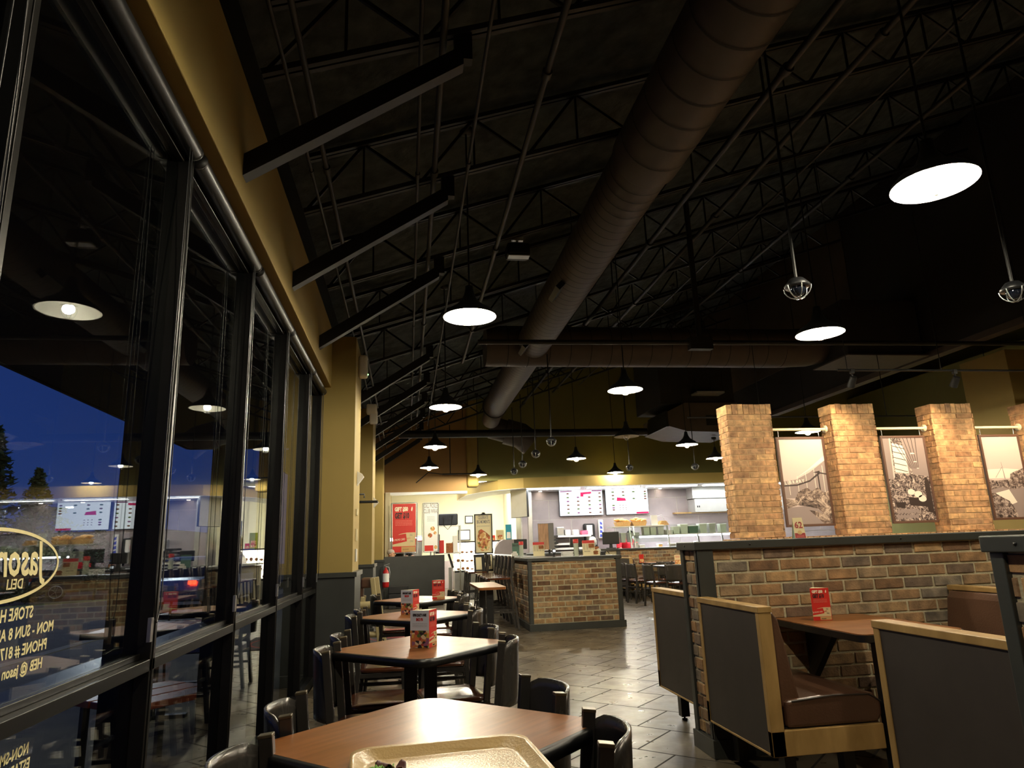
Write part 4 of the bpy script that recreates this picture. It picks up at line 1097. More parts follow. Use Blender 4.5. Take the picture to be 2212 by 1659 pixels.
# number 62 stand on the near half wall cap
r = thing('table_number_stand', 'cream table number stand reading 62 on the half wall cap', 'number stand', (2.555, 4.29, 1.232), radians(-16))
m = MB(); t_ = 0.0025
m.add([(-0.036, -0.034, 0), (0.036, -0.034, 0), (0.030, 0, 0.132), (-0.030, 0, 0.132)], [(0, 1, 2, 3)]); m.add([(-0.036, 0.040, 0), (0.036, 0.040, 0), (0.030, 0, 0.132), (-0.030, 0, 0.132)], [(0, 1, 2, 3)])
m.build('card', 'card_tan', r, solid=0.0025)
o_ = Vector((-0.036, -0.0362, 0)); u_ = Vector((1, 0, 0)); v_ = Vector((0, 0.034, 0.132)).normalized()
patch(r, 'side_gusset', (-0.034, -0.030, 0), (0, 1, 0), (0.006 / 0.132, 0, 1), [(0, 0), (0.066, 0), (0.032, 0.125)], 'green_dark', 0.001)
patch(r, 'red_band', o_, u_, v_, [(0.003, 0.001), (0.069, 0.001), (0.068, 0.034), (0.052, 0.034), (0.046, 0.026), (0.036, 0.022), (0.026, 0.026), (0.020, 0.034), (0.004, 0.034)], 'card_red_deep', 0.0012)
patch(r, 'round_badge', o_, u_, v_, [(0.036 + 0.013 * cos(2 * pi * k / 24), 0.038 + 0.013 * sin(2 * pi * k / 24)) for k in range(24)], 'card_kraft', 0.0014)
text('number', '62', 0.058, o_ + u_ * 0.036 + v_ * 0.068 + u_.cross(v_) * 0.002, u_, v_, 'card_red_deep', r, sx=0.88, align='CENTER', bold=0.0012)
lines(r, o_ + u_.cross(v_) * 0.0016, u_, v_, 0.012, 0.060, [0.006, 0.013], 0.003, 'print_pink', 9)

# ================================================================ BRICK COLUMNS WITH PICTURES
m = MB(); L_ = 5.2
r = thing('brick_half_wall', 'brown brick half wall carrying the four brick columns', 'wall', (3.55, 7.26, 0))
m.box(0.01, L_, 0.01, 0.28, 0, 1.215, 1)
bricks(m, (0, 0.01, 0), (1, 0, 0), (0, -1, 0), L_, 0, 1.13, course=0.073, seed=41)
bricks(m, (0, 0.0, 1.215), (1, 0, 0), (0, 0, 1), 0.01, 0, 0.0)
x = 0.0; rnd = random.Random(4)
while x < L_:
    m.box(x + 0.004, x + 0.066, -0.005 - rnd.uniform(0, .004), 0.29, 1.16, 1.235 + rnd.uniform(-.003, .003)); x += 0.073
m.build('brickwork', ['brick_warm', 'mortar_warm'], r)
xs_c = [(3.632, 4.190), (4.946, 5.512), (6.263, 6.840), (7.58, 8.15)]
cl = ['leftmost brick column, half hiding a lit lamp', 'second brick column, between the library and market pictures', 'third brick column, between the market and river pictures', 'rightmost brick column at the picture edge']
for i, (a, c) in enumerate(xs_c):
    r = thing('brick_column', cl[i], 'column', (a, 7.29, 1.238), 0, 'brick columns on the half wall')
    w_ = c - a; D = 0.25; hh = 1.515
    m = MB(); m.box(0.012, w_ - 0.012, 0.012, D - 0.012, 0, hh - 0.01, 1)
    bricks(m, (0, 0.012, 0), (1, 0, 0), (0, -1, 0), w_, 0, hh - 0.12, course=0.0665, jit=0.004, seed=60 + i, gap=0.008, off=0.04 * i)
    bricks(m, (0.012, D, 0), (0, -1, 0), (-1, 0, 0), D, 0, hh - 0.12, course=0.0665, jit=0.004, seed=70 + i, bl=0.125, gap=0.008)
    bricks(m, (w_ - 0.012, 0, 0), (0, 1, 0), (1, 0, 0), D, 0, hh - 0.12, course=0.0665, jit=0.004, seed=80 + i, bl=0.125, gap=0.008)
    bricks(m, (w_, D - 0.012, 0), (-1, 0, 0), (0, 1, 0), w_, 0, hh - 0.12, course=0.0665, jit=0.004, seed=90 + i, gap=0.008)
    x = 0.0
    while x < w_ - 0.02:
        e = min(x + 0.07, w_); m.box(x + 0.003, e - 0.003, -0.004 + rnd.uniform(-.003, .003), D + 0.002, hh - 0.115, hh + rnd.uniform(-.006, .004)); x += 0.07
    m.build('brickwork', ['brick_warm', 'mortar_warm'], r)
for i, (a, c, lab) in enumerate([(4.19, 4.946, 'cream rod between the first and second brick columns'), (5.512, 6.263, 'cream rod between the second and third brick columns'), (6.84, 7.58, 'cream rod between the third and fourth brick columns')]):
    m = MB(); m.tube([(a - 0.01, 7.43, 2.475), (c + 0.01, 7.43, 2.475)], 0.017, 12); m.lathe([(0.0, c - 0.02), (0.045, c - 0.018), (0.045, c - 0.004)], (0, 7.43, 2.475), 16, 0, 'x')
    tag(m.build('hanging_rod', 'rod_cream'), lab, 'rod', 'rods carrying the pictures')
def picture(a, c, lab, kind):
    z0, z1, y = 1.345, 2.385, 7.43
    w_ = c - a; h = z1 - z0
    r = thing('framed_picture', lab, 'picture', (a, y, z0), 0, 'pictures hung between the brick columns')
    m = MB(); f = 0.028
    m.box(0, w_, -0.015, 0.015, 0, f); m.box(0, w_, -0.015, 0.015, h - f, h); m.box(0, f, -0.015, 0.015, f, h - f); m.box(w_ - f, w_, -0.015, 0.015, f, h - f)
    m.build('frame', 'frame_brown', r, bevel=0.003)
    m = MB(); m.box(f, w_ - f, -0.006, 0.010, f, h - f); m.build('print', 'photo_sky', r)
    O = Vector((f, -0.0062, f)); W = w_ - 2 * f; H = h - 2 * f; u = Vector((1, 0, 0)); v = Vector((0, 0, 1))
    def P(name, poly, mt, k): return patch(r, name, O, u, v, [(p[0] * W, p[1] * H) for p in poly], mt, k)
    for s in (0.04, w_ - 0.05):
        m = MB(); m.tube([(s, 0, h - 0.002), (s, 0, h + 0.071)], 0.004, 6); m.build('chain', 'steel', r)
    if kind == 'library':
        P('glass_wall', [(0.0, .30), (1, .30), (1, .74), (.62, .60), (.3, .52), (0, .50)], 'photo_grey', .0004)
        P('roof_line', [(.28, .53), (1, .74), (1, .80), (.6, .64)], 'photo_white', .0008)
        for k in range(5): P('mullion', [(.12 + .2 * k, .34), (.13 + .2 * k, .34), (.13 + .2 * k, .52 + .04 * k), (.12 + .2 * k, .52 + .04 * k)], 'photo_white', .0010)
        P('beam', [(0, .44), (.3, .445), (.6, .49), (.85, .58), (.83, .60), (.6, .51), (.3, .462), (0, .455)], 'photo_dark', .0012)
        P('beam', [(.70, .60), (1, .57), (1, .585), (.86, .60), (.85, .62)], 'photo_dark', .0012)
        P('post', [(.80, .38), (.83, .38), (.82, .57), (.79, .57)], 'photo_dark', .0012)
        P('sculpture', [(0, .18), (.25, .22), (.5, .20), (.72, .17), (1, .0), (1, .38), (.9, .36), (.75, .42), (.62, .38), (.52, .42), (.4, .40), (.3, .37), (.2, .28), (0, .30)], 'photo_rock', .0016)
        P('ground', [(0, 0), (1, 0), (1, .10), (.7, .17), (.5, .21), (.2, .20), (0, .19)], 'photo_grey', .0014)
        P('rocks', [(.5, .16), (.7, .14), (1, .06), (1, .0), (.8, .0)], 'photo_rock', .0018)
        tx = text('library_sign', 'LIBRARY', 0.052, O + u * W * 0.03 + v * H * 0.462 + Vector((0, -0.0022, 0)), (1, 0, 0.10), (-0.10, 0, 1), 'photo_white', r, sx=0.9, spacing=1.5, bold=0.001)
    elif kind == 'market':
        P('crowd', [(0, 0), (1, 0), (1, .55), (.6, .60), (.2, .52), (0, .5)], 'photo_market', .0004)
        P('roof', [(.17, .5), (1, .5), (1, 1), (.2, 1)], 'photo_market', .0006)
        P('shade_area', [(.62, .55), (1, .52), (1, 1), (.45, 1)], 'photo_grey', .0010)
        P('bright_area', [(.2, .58), (.55, .56), (.5, .9), (.22, .94)], 'photo_white', .0008)
        P('post', [(0, .5), (.13, .5), (.16, 1), (0, 1)], 'photo_grey', .0012)
        P('post', [(.52, .56), (.56, .56), (.56, 1), (.51, 1)], 'photo_grey', .0014)
        for k in range(7): P('truss', [(.2 + .1 * k, 1), (.215 + .1 * k, 1), (.6 + .03 * k, .62), (.59 + .03 * k, .62)], 'photo_dark', .0016)
        for k in range(5): P('awning', [(.2, .62 + .07 * k), (.5, .58 + .07 * k), (.5, .588 + .07 * k), (.2, .628 + .07 * k)], 'photo_dark', .0016)
        for (a_, b_, s) in ((.68, .80, .06), (.72, .70, .045), (.76, .62, .03)):
            P('hanging_shade', [(a_ - s, b_), (a_ + s, b_), (a_ + s * .6, b_ + s * .25), (a_ - s * .6, b_ + s * .25)], 'photo_white', .0018)
        rn = random.Random(2)
        for (a_, b_, s) in ((.5, .34, .08), (.66, .31, .09), (.75, .26, .09)):
            P('cauliflower', [(a_ + s * cos(t) * (1 + .15 * rn.random()), b_ + s * .45 * sin(t)) for t in [2 * pi * k / 14 for k in range(14)]], 'photo_white', .0018)
        P('dark_basket', [(.1, .16), (.3, .15), (.33, .22), (.08, .22)], 'photo_dark', .0016); P('dark_basket', [(.42, .18), (.85, .16), (.88, .25), (.42, .28)], 'photo_dark', .0016)
        for k in range(14):
            a_ = .10 + .075 * (k % 7) + .03 * (k // 7); b_ = .05 + .06 * (k // 7)
            P('round_fruit', [(a_ + .04 * cos(t), b_ + .032 * sin(t)) for t in [2 * pi * j / 12 for j in range(12)]], 'photo_grey', .0020 + .0001 * k)
        P('person_silhouette', [(.84, .10), (.98, .08), (.98, .45), (.93, .52), (.86, .46)], 'photo_dark', .0018)
    else:
        P('clouds', [(0, .48), (1, .48), (1, .58), (.5, .60), (0, .59)], 'photo_white', .0004)
        P('mast', [(.44, .47), (.465, .47), (.43, .68), (.42, .68)], 'photo_grey', .0012)
        P('cable', [(.2, .49), (.205, .485), (.42, .61), (.42, .62)], 'photo_grey', .0010)
        P('trees', [(0, .32), (1, .32), (1, .60), (.9, .58), (.75, .56), (.62, .53), (.58, .46), (.4, .46), (.2, .45), (0, .47)], 'photo_foliage', .0010)
        P('water', [(0, 0), (1, 0), (1, .36), (.6, .34), (.3, .37), (0, .34)], 'photo_grey', .0014)
        P('bright_water', [(.12, .30), (.5, .34), (.66, .18), (.4, .14)], 'photo_white', .0016)
        P('bush', [(0, 0), (.62, 0), (.58, .1), (.45, .2), (.3, .24), (.1, .3), (0, .3)], 'photo_foliage', .0018)
picture(4.285, 4.893, 'black and white picture of a library, framed, between brick columns', 'library')
picture(5.632, 6.232, 'black and white picture of a produce market, framed, between brick columns', 'market')
picture(6.978, 7.54, 'black and white picture of a river and bridge mast, framed, at the right', 'river')
# track lights washing the columns
m = MB(); m.tube([(4.63, 6.6, 2.99), (9.0, 6.6, 2.99)], 0.013, 8)
tr_ = thing('track_rail', 'thin dark track rail above the brick columns', 'rail'); m.build('rail', 'steel_black', tr_)
for x in (4.75, 5.9, 7.1): 
    m = MB(); m.tube([(x, 6.6, 3.0), (x, 6.6, 5.6)], 0.005, 5); m.build('hanger', 'steel_black', tr_)
m = MB(); m.tube([(3.9, 9.0, 2.92), (7.98, 9.0, 2.92)], 0.012, 8); m.tube([(5.0, 9.0, 2.92), (5.0, 9.0, zj(5.0) + .52)], 0.006, 6); m.tube([(7.0, 9.0, 2.92), (7.0, 9.0, 3.89)], 0.006, 6); tag(m.build('track_rail', 'steel_black'), 'thin rail seen behind the tops of the brick columns', 'rail')
for x, lab in ((4.80, 'dark track spotlight above the gap left of the second column'), (6.06, 'dark track spotlight above the third brick column'), (7.25, 'dark track spotlight near the right picture edge')):
    r = thing('track_spotlight', lab, 'spotlight', (x, 6.6, 2.95), 0, 'track spotlights')
    m = MB(); m.tube([(0, 0, 0.03), (0, 0, -0.05)], 0.01, 8); m.box(-0.02, 0.02, -0.02, 0.02, 0.0, 0.05); m.build('swivel', 'steel_black', r)
    m = MB(); d = Vector((0.0, 0.62, -0.78)); a = Vector((0, -0.02, -0.04)); m.tube([a, a + d * 0.12], [0.036, 0.042], 16); m.build('head', 'steel_black', r)
    m = MB(); m.tube([a + d * 0.118, a + d * 0.122], 0.034, 16); m.build('lens', 'spot_glow', r)
    l = bpy.data.lights.new('spot_light', 'SPOT'); l.energy = 36; l.color = (1.0, 0.72, 0.42); l.spot_size = radians(95); l.spot_blend = 0.8; l.shadow_soft_size = 0.04
    o = bpy.data.objects.new('spot_light', l); COL.objects.link(o); o.parent = r; o.location = a + d * 0.14
    tgt = Vector((0.0, 0.75, -0.75)).normalized(); o.rotation_mode = 'QUATERNION'; o.rotation_quaternion = tgt.to_track_quat('-Z', 'Y')
# ================================================================ BRICK BAR ISLAND
IX0, IX1, IY0, IY1, IH = 1.80, 3.245, 10.53, 18.9, 1.052
r = thing('brick_bar', 'brick bar with dark trim and grey counter, stools lined along it', 'bar', (IX0, IY0, 0))
m = MB(); m.box(0.02, 0.42, 0.02, IY1 - IY0, 0, IH - 0.06, 1); m.box(0.42, IX1 - IX0 - 0.02, 0.02, 0.42, 0, IH - 0.06, 1)
bricks(m, (0.02, 0.02, 0.10), (1, 0, 0), (0, -1, 0), IX1 - IX0 - 0.04, 0, IH - 0.16, course=0.0775, bl=0.212, gap=0.017, seed=7)
bricks(m, (0.02, 4.0, 0.10), (0, -1, 0), (-1, 0, 0), 3.98, 0, IH - 0.16, course=0.0775, bl=0.212, gap=0.017, seed=8)
m.build('brickwork', ['brick_tan', 'mortar'], r)
m = MB(); m.box(-0.02, IX1 - IX0 + 0.02, -0.02, 0.50, IH - 0.045, IH); m.box(-0.02, 0.50, 0.50, IY1 - IY0, IH - 0.045, IH)
m.build('cap', 'trim_dark', r, bevel=0.004)
m = MB(); m.box(0.03, 0.46, 0.9, IY1 - IY0 - 0.05, IH, IH + 0.006); m.box(0.03, IX1 - IX0 - 0.05, 0.03, 0.46, IH, IH + 0.004); m.build('counter_top', 'counter_grey', r)
for (a, c, d, e) in ((-0.004, 0.055, -0.004, 0.03), (-0.004, 0.03, 0.03, 0.075), (IX1 - IX0 - 0.07, IX1 - IX0 + 0.004, -0.004, 0.10)):
    m = MB(); m.box(a, c, d, e, 0.1, IH - 0.045); m.build('corner_trim', 'trim_dark', r, bevel=0.003)
m = MB(); m.box(-0.015, IX1 - IX0 + 0.03, -0.015, 0.45, 0, 0.10); m.box(-0.015, 0.45, 0.45, 4.1, 0, 0.10); m.build('base_trim', 'trim_dark', r, bevel=0.003)

# stools along the bar
def make_stool(lab):
    r = thing('bar_stool', lab, 'stool')
    H = 0.765
    for s in (-1, 1):
        m = MB(); m.bar((-0.10, s * 0.17, 0.0), (0.0, s * 0.165, H), 0.028, 0.032, up=(1, 0, 0)); m.bar((0.0, s * 0.165, H), (-0.04, s * 0.17, 1.09), 0.028, 0.034, up=(1, 0, 0)); m.build('back_leg', 'chair_metal', r)
        m = MB(); m.bar((0.40, s * 0.18, 0.0), (0.34, s * 0.16, H - 0.02), 0.026, 0.026, up=(1, 0, 0)); m.build('front_leg', 'chair_metal', r)
    m = MB(); m.prism(rrect(-0.01, 0.37, -0.185, 0.185, 0.05), H - 0.02, H + 0.012, 'z'); m.build('seat', 'seat_wood', r, bevel=0.008)
    m = MB()
    for k in range(6):
        u0 = -1 + 2 * k / 6; u1 = -1 + 2 * (k + 1) / 6
        a = Vector((-0.03 - 0.05 * (1 - u0 * u0), u0 * 0.17, 0.97)); c = Vector((-0.03 - 0.05 * (1 - u1 * u1), u1 * 0.17, 0.97)); m.bar(a, c, 0.012, 0.20)
    m.build('back_slab', 'chair_metal', r)
    m = MB()
    for z in (0.25, 0.33): m.bar((0.37, -0.17, z), (0.37, 0.17, z), 0.016, 0.024)
    for s in (-1, 1): m.bar((-0.07, s * 0.17, 0.27), (0.385, s * 0.175, 0.27), 0.016, 0.024)
    m.build('footrest', 'chair_metal', r)
    return r
s0 = None
for i, (x, y) in enumerate([(1.57, 10.95), (1.58, 11.45), (1.59, 11.95), (1.59, 12.45), (1.60, 12.95)]):
    lab = 'metal bar stool drawn up to the brick bar, %s from the corner' % ordn[i]
    if s0 is None: s0 = make_stool(lab); s0.location = (x, y, 0); s0.rotation_euler = (0, 0, pi); s0['group'] = 'stools along the brick bar'
    else: dup(s0, (x, y, 0), pi, lab)
for i, (x, y) in enumerate([(1.10, 14.0), (1.10, 14.6), (1.12, 15.2)]):
    dup(s0, (x + .45, y, 0), pi, 'metal bar stool beyond the brochure stand, %s of three' % ordn[i], 'stools along the brick bar')
r = thing('high_table', 'small pale-topped table between the window row and bar stools', 'table', (1.03, 9.3, 0))
m = MB(); m.prism(rrect(-0.18, 0.16, -0.7, 0.65, 0.05), 0.735, 0.765, 'z'); m.build('tabletop', 'table_laminate', r)
for yy in (-0.46, 0.46):
    m = MB(); m.box(-0.06, 0.02, yy - .04, yy + .04, 0.02, 0.735); m.box(-0.2, 0.16, yy - .04, yy + .04, 0, 0.03); m.build('leg', 'table_base', r)

# things standing on the bar
def cup_stack(x, y, z, lab):
    r = thing('cup_stack', lab, 'cups', (x, y, z), 0, 'cup stacks at the bar')
    m = MB(); zz = 0
    for k in range(9): m.lathe([(0.034, zz), (0.042, zz + 0.028), (0.044, zz + 0.030)], (0, 0, 0), 14); zz += 0.028
    m.build('cups', 'crock', r)
    m = MB(); m.lathe([(0.043, 0.20), (0.043, 0.26), (0.0, 0.262)], (0, 0, 0), 14); m.build('red_sleeve', 'card_red', r)
cup_stack(2.02, 12.5, IH + .006, 'green cup stack with red top beside the grey menu box')
cup_stack(2.62, 10.80, IH + .004, 'green cup stack with red top beside the sandwich card')
r = thing('napkin_dispenser', 'white napkin dispenser at the far end of the bar front', 'dispenser', (1.96, 12.9, IH + .006))
m = MB(); m.box(-0.05, 0.05, -0.06, 0.06, 0, 0.05); m.box(-0.03, 0.03, -0.05, 0.05, 0.05, 0.085); m.build('body', 'plastic_white', r, bevel=0.008)
r = thing('menu_box', 'tall wood-printed box turned edgewise on the bar', 'box', (2.42, 12.2, 1.16))
m = MB(); m.box(-0.13, 0.05, -0.01, 0.0, 0.0, 0.45); m.build('wood_face', 'wood_print', r)
m = MB(); m.box(0.055, 0.15, -0.01, 0.02, 0.0, 0.46); m.box(-0.13, 0.15, 0.0, 0.03, 0.0, 0.46); m.build('grey_side', 'print_grey', r)
m = MB(); m.tube([(0.06, 0.01, -0.11), (0.06, 0.01, 0)], 0.02, 10); m.box(-0.02, 0.14, -0.06, 0.08, -0.11, -0.08); m.build('foot', 'plastic_black', r)
def menu_board(x, y, z, w_, lab, food=False):
    r = thing('counter_card', lab, 'card', (x, y, z), 0, 'menu cards on the bar')
    m = MB(); m.obox((w_ / 2, 0.02, 0.11), w_, 0.004, 0.22, rx(-0.15)); m.build('card', 'card_cream', r)
    patch(r, 'red_header', (0, -0.0, 0), (1, 0, 0), (0, 0.15, 1), [(0, .19), (w_, .19), (w_, .235), (0, .235)], 'card_red', 0.004)
    for k in range(4): lines(r, (0, -0.006, 0), (1, 0, 0), (0, 0.15, 1), w_ * (.05 + .25 * k), w_ * (.22 + .25 * k), [0.17 - 0.012 * j for j in range(8)], 0.004, 'print_grey', k)
    patch(r, 'photo_block', (0, -0.0, 0), (1, 0, 0), (0, 0.15, 1), [(w_ * .5, .12), (w_ * .95, .12), (w_ * .95, .18), (w_ * .5, .18)], 'bread_dark', 0.007)
menu_board(2.15, 12.0, IH + .006, 0.20, 'cream and red menu card beside the wood-printed box')
menu_board(2.72, 10.76, IH + .004, 0.20, 'cream and red menu card behind the sandwich card')
r = thing('counter_card', 'low cream card with a sandwich picture on the bar corner', 'card', (2.70, 10.66, IH + .004), 0, 'menu cards on the bar')
m = MB(); m.obox((0.13, 0.01, 0.045), 0.27, 0.003, 0.09, rx(-0.2)); m.build('card', 'card_cream', r)
m = MB(); m.ball((0.20, 0.0, 0.055), 0.042, 14, 8, 0, (1, .12, .55)); m.ball((0.20, 0.0, 0.028), 0.042, 14, 8, 0, (1, .12, .3)); m.build('sandwich_picture', 'bread_dark', r)
text('headline', 'MEDIUM EMPRESS', 0.02, (0.012, -0.012, 0.062), (1, 0, 0), (0, 0.2, 1), 'print_dark', r, sx=0.62)
r = thing('all_time_card', 'dark green and yellow promotional card on the bar', 'card', (2.02, 13.6, IH + .006))
m = MB(); m.obox((0.09, 0, 0.12), 0.18, 0.004, 0.24, rx(-0.1)); m.build('card', 'green_dark', r)
patch(r, 'yellow_header', (0, -0.004, 0), (1, 0, 0), (0, .1, 1), [(0, .17), (.18, .17), (.18, .235), (0, .235)], 'paper_green', .003)
text('headline', 'DELI-CIOUS', 0.05, (0.008, -0.008, 0.18), (1, 0, 0), (0, .1, 1), 'print_dark', r, sx=0.62, bold=0.001)
patch(r, 'food_photo', (0, -0.004, 0), (1, 0, 0), (0, .1, 1), [(.02, .01), (.16, .01), (.16, .10), (.02, .10)], 'print_sandwich', .003)
r = thing('payment_terminal', 'small blue-lit payment terminal on the bar', 'terminal', (2.26, 10.78, IH + .004))
m = MB(); m.obox((0, 0, 0.085), 0.05, 0.03, 0.075, rx(-0.3)); m.tube([(0, 0.01, 0.0), (0, 0.01, 0.06)], 0.01, 8); m.lathe([(0, 0), (0.03, 0), (0.03, 0.006), (0, 0.008)], (0, 0.01, 0), 12); m.build('body', 'plastic_black', r)
m = MB(); m.obox((0, -0.016, 0.092), 0.038, 0.002, 0.035, rx(-0.3)); m.build('screen', 'screen_glow', r)
r = thing('napkin_pile', 'pile of white and lilac napkins on the bar', 'napkins', (2.42, 10.80, IH + .004))
m = MB()
for k in range(6): m.obox((0.05 + 0.002 * (k % 3), 0, 0.008 + 0.013 * k), 0.17, 0.12, 0.010, rz(0.05 * (k % 3 - 1)))
m.build('napkins', 'paper_white', r)
r = thing('handset_cradle', 'black cradle with a coiled cable at the right of the bar', 'cradle', (3.08, 10.85, IH + .004))
m = MB(); m.box(-0.05, 0.02, -0.03, 0.03, 0, 0.05); m.tube([(0.0, 0, 0.03), (0.03, 0, 0.07), (0.06, 0, 0.06), (0.09, 0, 0.02)], 0.006, 6); m.build('body', 'plastic_black', r)
m = MB(); m.ball((-0.08, 0, 0.06), 0.045, 12, 8, 0, (.9, .6, 1)); m.build('white_shell', 'plastic_white', r)
# terminals / screens behind the bar
def pos_screen(x, y, z, lab, w_=0.27, h=0.20):
    r = thing('register_screen', lab, 'screen', (x, y, z), 0, 'register screens')
    m = MB(); m.box(-w_ / 2, w_ / 2, -0.02, 0.03, 0.10, 0.10 + h); m.build('housing', 'plastic_black', r, bevel=0.012, seg=3)
    m = MB(); m.prism([(-0.04, 0.0), (0.04, 0.0), (0.03, 0.12), (-0.03, 0.12)], 0.0, 0.05, 'y'); m.box(-0.1, 0.1, -0.06, 0.1, 0, 0.02); m.build('stand', 'plastic_black', r)
    return r
# low service counter behind the island and front brick counter
r = thing('service_counter', 'grey service counter behind the brick bar', 'counter', (2.4, 14.0, 0))
m = MB(); m.box(0, 1.6, 0, 2.1, 0, 1.04); m.build('body', 'grey_tile', r); m = MB(); m.box(-0.03, 1.62, -0.03, 2.13, 1.04, 1.075); m.build('worktop', 'trim_dark', r)
pos_screen(2.30, 14.3, 1.075, 'black register screen left of the wood-printed box')
pos_screen(3.45, 14.1, 1.075, 'black register screen above the cream menu card', 0.30)
# rear brick counter
RX0, RY = 4.62, 16.4
r = thing('brick_counter', 'brick front counter with dark cap below the serving line', 'counter', (RX0, RY, 0))
m = MB(); m.box(0.0, 7.8, 0.02, 0.35, 0, 1.05, 1)
bricks(m, (0.45, 0.02, 0.08), (1, 0, 0), (0, -1, 0), 6.0, 0, 0.97, course=0.0775, gap=0.013, seed=17)
m.build('brickwork', ['brick_tan', 'mortar'], r)
m = MB(); m.box(-0.55, 7.8, -0.03, 0.42, 1.05, 1.09); m.box(-0.03, 0.40, -0.035, 0.42, 1.05, 1.10); m.build('cap', 'trim_dark', r, bevel=0.003)
m = MB(); m.box(0.36, 0.45, -0.01, 0.03, 0.0, 1.05); m.box(-0.02, 0.36, -0.005, 0.02, 0, 0.5); m.box(0.4, 7.8, -0.01, 0.02, 0, 0.10); m.build('corner_trim', 'trim_dark', r)
m = MB(); bricks(m, (-0.5, 0.05, 0.6), (1, 0, 0), (0, -1, 0), 0.86, 0, 0.42, course=0.0775, gap=0.013, seed=19); m.box(-0.5, 0.36, 0.05, 0.30, 0, 1.05, 1); m.build('brickwork', ['brick_tan', 'mortar'], r)
pos_screen(4.93, 16.65, 1.10, 'big black register screen on the brick counter', 0.42, 0.30)
r = thing('small_sign', 'small brown sign beside the black register', 'sign', (4.55, 16.6, 1.09))
m = MB(); m.box(-0.05, 0.05, 0, 0.01, 0, 0.07); m.box(-0.02, 0.02, -0.002, 0, 0.015, 0.045); m.build('plate', 'bread_dark', r)

# serving line: glass case, sneeze guards
r = thing('serving_case', 'long glass serving case with lit shelves behind the brick counter', 'display case', (5.10, 16.95, 0))
m = MB(); m.box(0, 4.2, 0, 0.7, 0, 1.02); m.build('body', 'steel', r)
m = MB(); m.box(0, 4.2, -0.02, 0.72, 1.02, 1.05); m.box(0.0, 1.45, 0.1, 0.6, 1.60, 1.63); m.box(0.5, 4.2, 0.0, 0.5, 1.375, 1.40); m.build('shelf', 'steel_bright', r)
for x in (0.45, 0.55, 1.45, 2.25, 2.9, 3.6):
    m = MB(); m.bar((x, 0.0, 1.02), (x, 0.1, 1.62 if x < 1.5 else 1.40), 0.035, 0.035, up=(0, 1, 0)); m.build('post', 'steel', r)
m = MB(); m.box(0.02, 1.44, -0.006, 0.0, 1.22, 1.60); m.box(1.5, 4.2, -0.006, 0.0, 1.40, 1.64); m.build('glass', 'clear_glass', r)
m = MB(); m.box(0.6, 4.15, 0.25, 0.45, 1.335, 1.37); m.build('light_strip', 'panel_glow', r)
def tub(x, y, z, w_, d, h, mt, lab, name='food_tub', cat='container', group='containers along the serving line', lidm='white_gloss'):
    r = thing(name, lab, cat, (x, y, z), 0, group)
    m = MB(); m.prism([(-w_ / 2 * .85, 0), (w_ / 2 * .85, 0), (w_ / 2, h), (-w_ / 2, h)], -d / 2, d / 2, 'y'); m.build('tub', mt, r)
    m = MB(); m.box(-w_ / 2 - .005, w_ / 2 + .005, -d / 2 - .005, d / 2 + .005, h, h + 0.02); m.build('lid', lidm, r, bevel=0.006)
k = 0
place = ['far left', 'second from left', 'third from left', 'fourth from left', 'fifth from left', 'sixth from left', 'seventh from left', 'eighth from left', 'ninth from left', 'last before the brick column']
for (x, w_, h, mt) in ((6.02, .16, .20, 'crock'), (6.20, .15, .17, 'crock'), (6.40, .17, .22, 'steel_bright'), (6.62, .20, .09, 'plastic_white'), (6.82, .17, .17, 'crock'), (7.03, .20, .22, 'crock'), (7.28, .26, .18, 'green_dark'), (7.55, .20, .22, 'crock'), (7.80, .18, .22, 'steel_bright'), (8.10, .17, .20, 'crock')):
    tub(x, 17.2, 1.40, w_, .2, h, mt, 'white-lidded tub on the steel serving shelf, ' + place[k]); k += 1
for i, (x, w_, h, mt) in enumerate(((5.72, .10, .15, 'steel_bright'), (5.86, .14, .09, 'plastic_white'), (6.35, .10, .10, 'bread'), (6.68, .15, .10, 'steel'), (6.85, .12, .09, 'steel'), (7.35, .10, .13, 'plastic_white'))):
    tub(x, 17.15, 1.05, w_, .15, h, mt, 'small pan under the lit serving shelf, ' + place[i], 'serving_pan', 'pan', 'pans under the serving shelf', 'plastic_white')
for i, x in enumerate((5.25, 5.42, 5.60, 5.78)):
    tub(x, 17.25, 1.23, .13, .15, .22, 'steel_bright', 'pale jar under the bread shelf, ' + place[i], 'glass_jar', 'jar', 'jars under the bread shelf', 'plastic_white')
# bread baskets on top
def basket(x, lab, n, seed):
    r = thing('bread_basket', lab, 'basket', (x, 17.25, 1.632), 0, 'bread baskets on the glass case')
    m = MB(); m.prism([(-0.16, 0), (0.16, 0), (0.20, 0.11), (-0.20, 0.11)], -0.12, 0.12, 'y'); m.build('basket', 'basket_wicker', r)
    rn = random.Random(seed)
    for k in range(n):
        m = MB(); a = rn.uniform(-.4, .4); c = Vector((rn.uniform(-.14, .14), rn.uniform(-.08, .06), 0.13 + rn.uniform(0, .05)))
        d = Vector((cos(a), 0.2, sin(a) * .6)) * 0.09; m.tube([c - d, c - d * .5, c, c + d * .5, c + d], [.012, .032, .038, .032, .012], 10); m.build('loaf', 'bread', r)
basket(5.44, 'wicker basket heaped with bread, nearer the register', 8, 1)
basket(5.86, 'wicker basket heaped with bread, right of its twin', 7, 2)
r = thing('menu_holder', 'small white printed menu stand on the glass case', 'stand', (6.22, 17.25, 1.632))
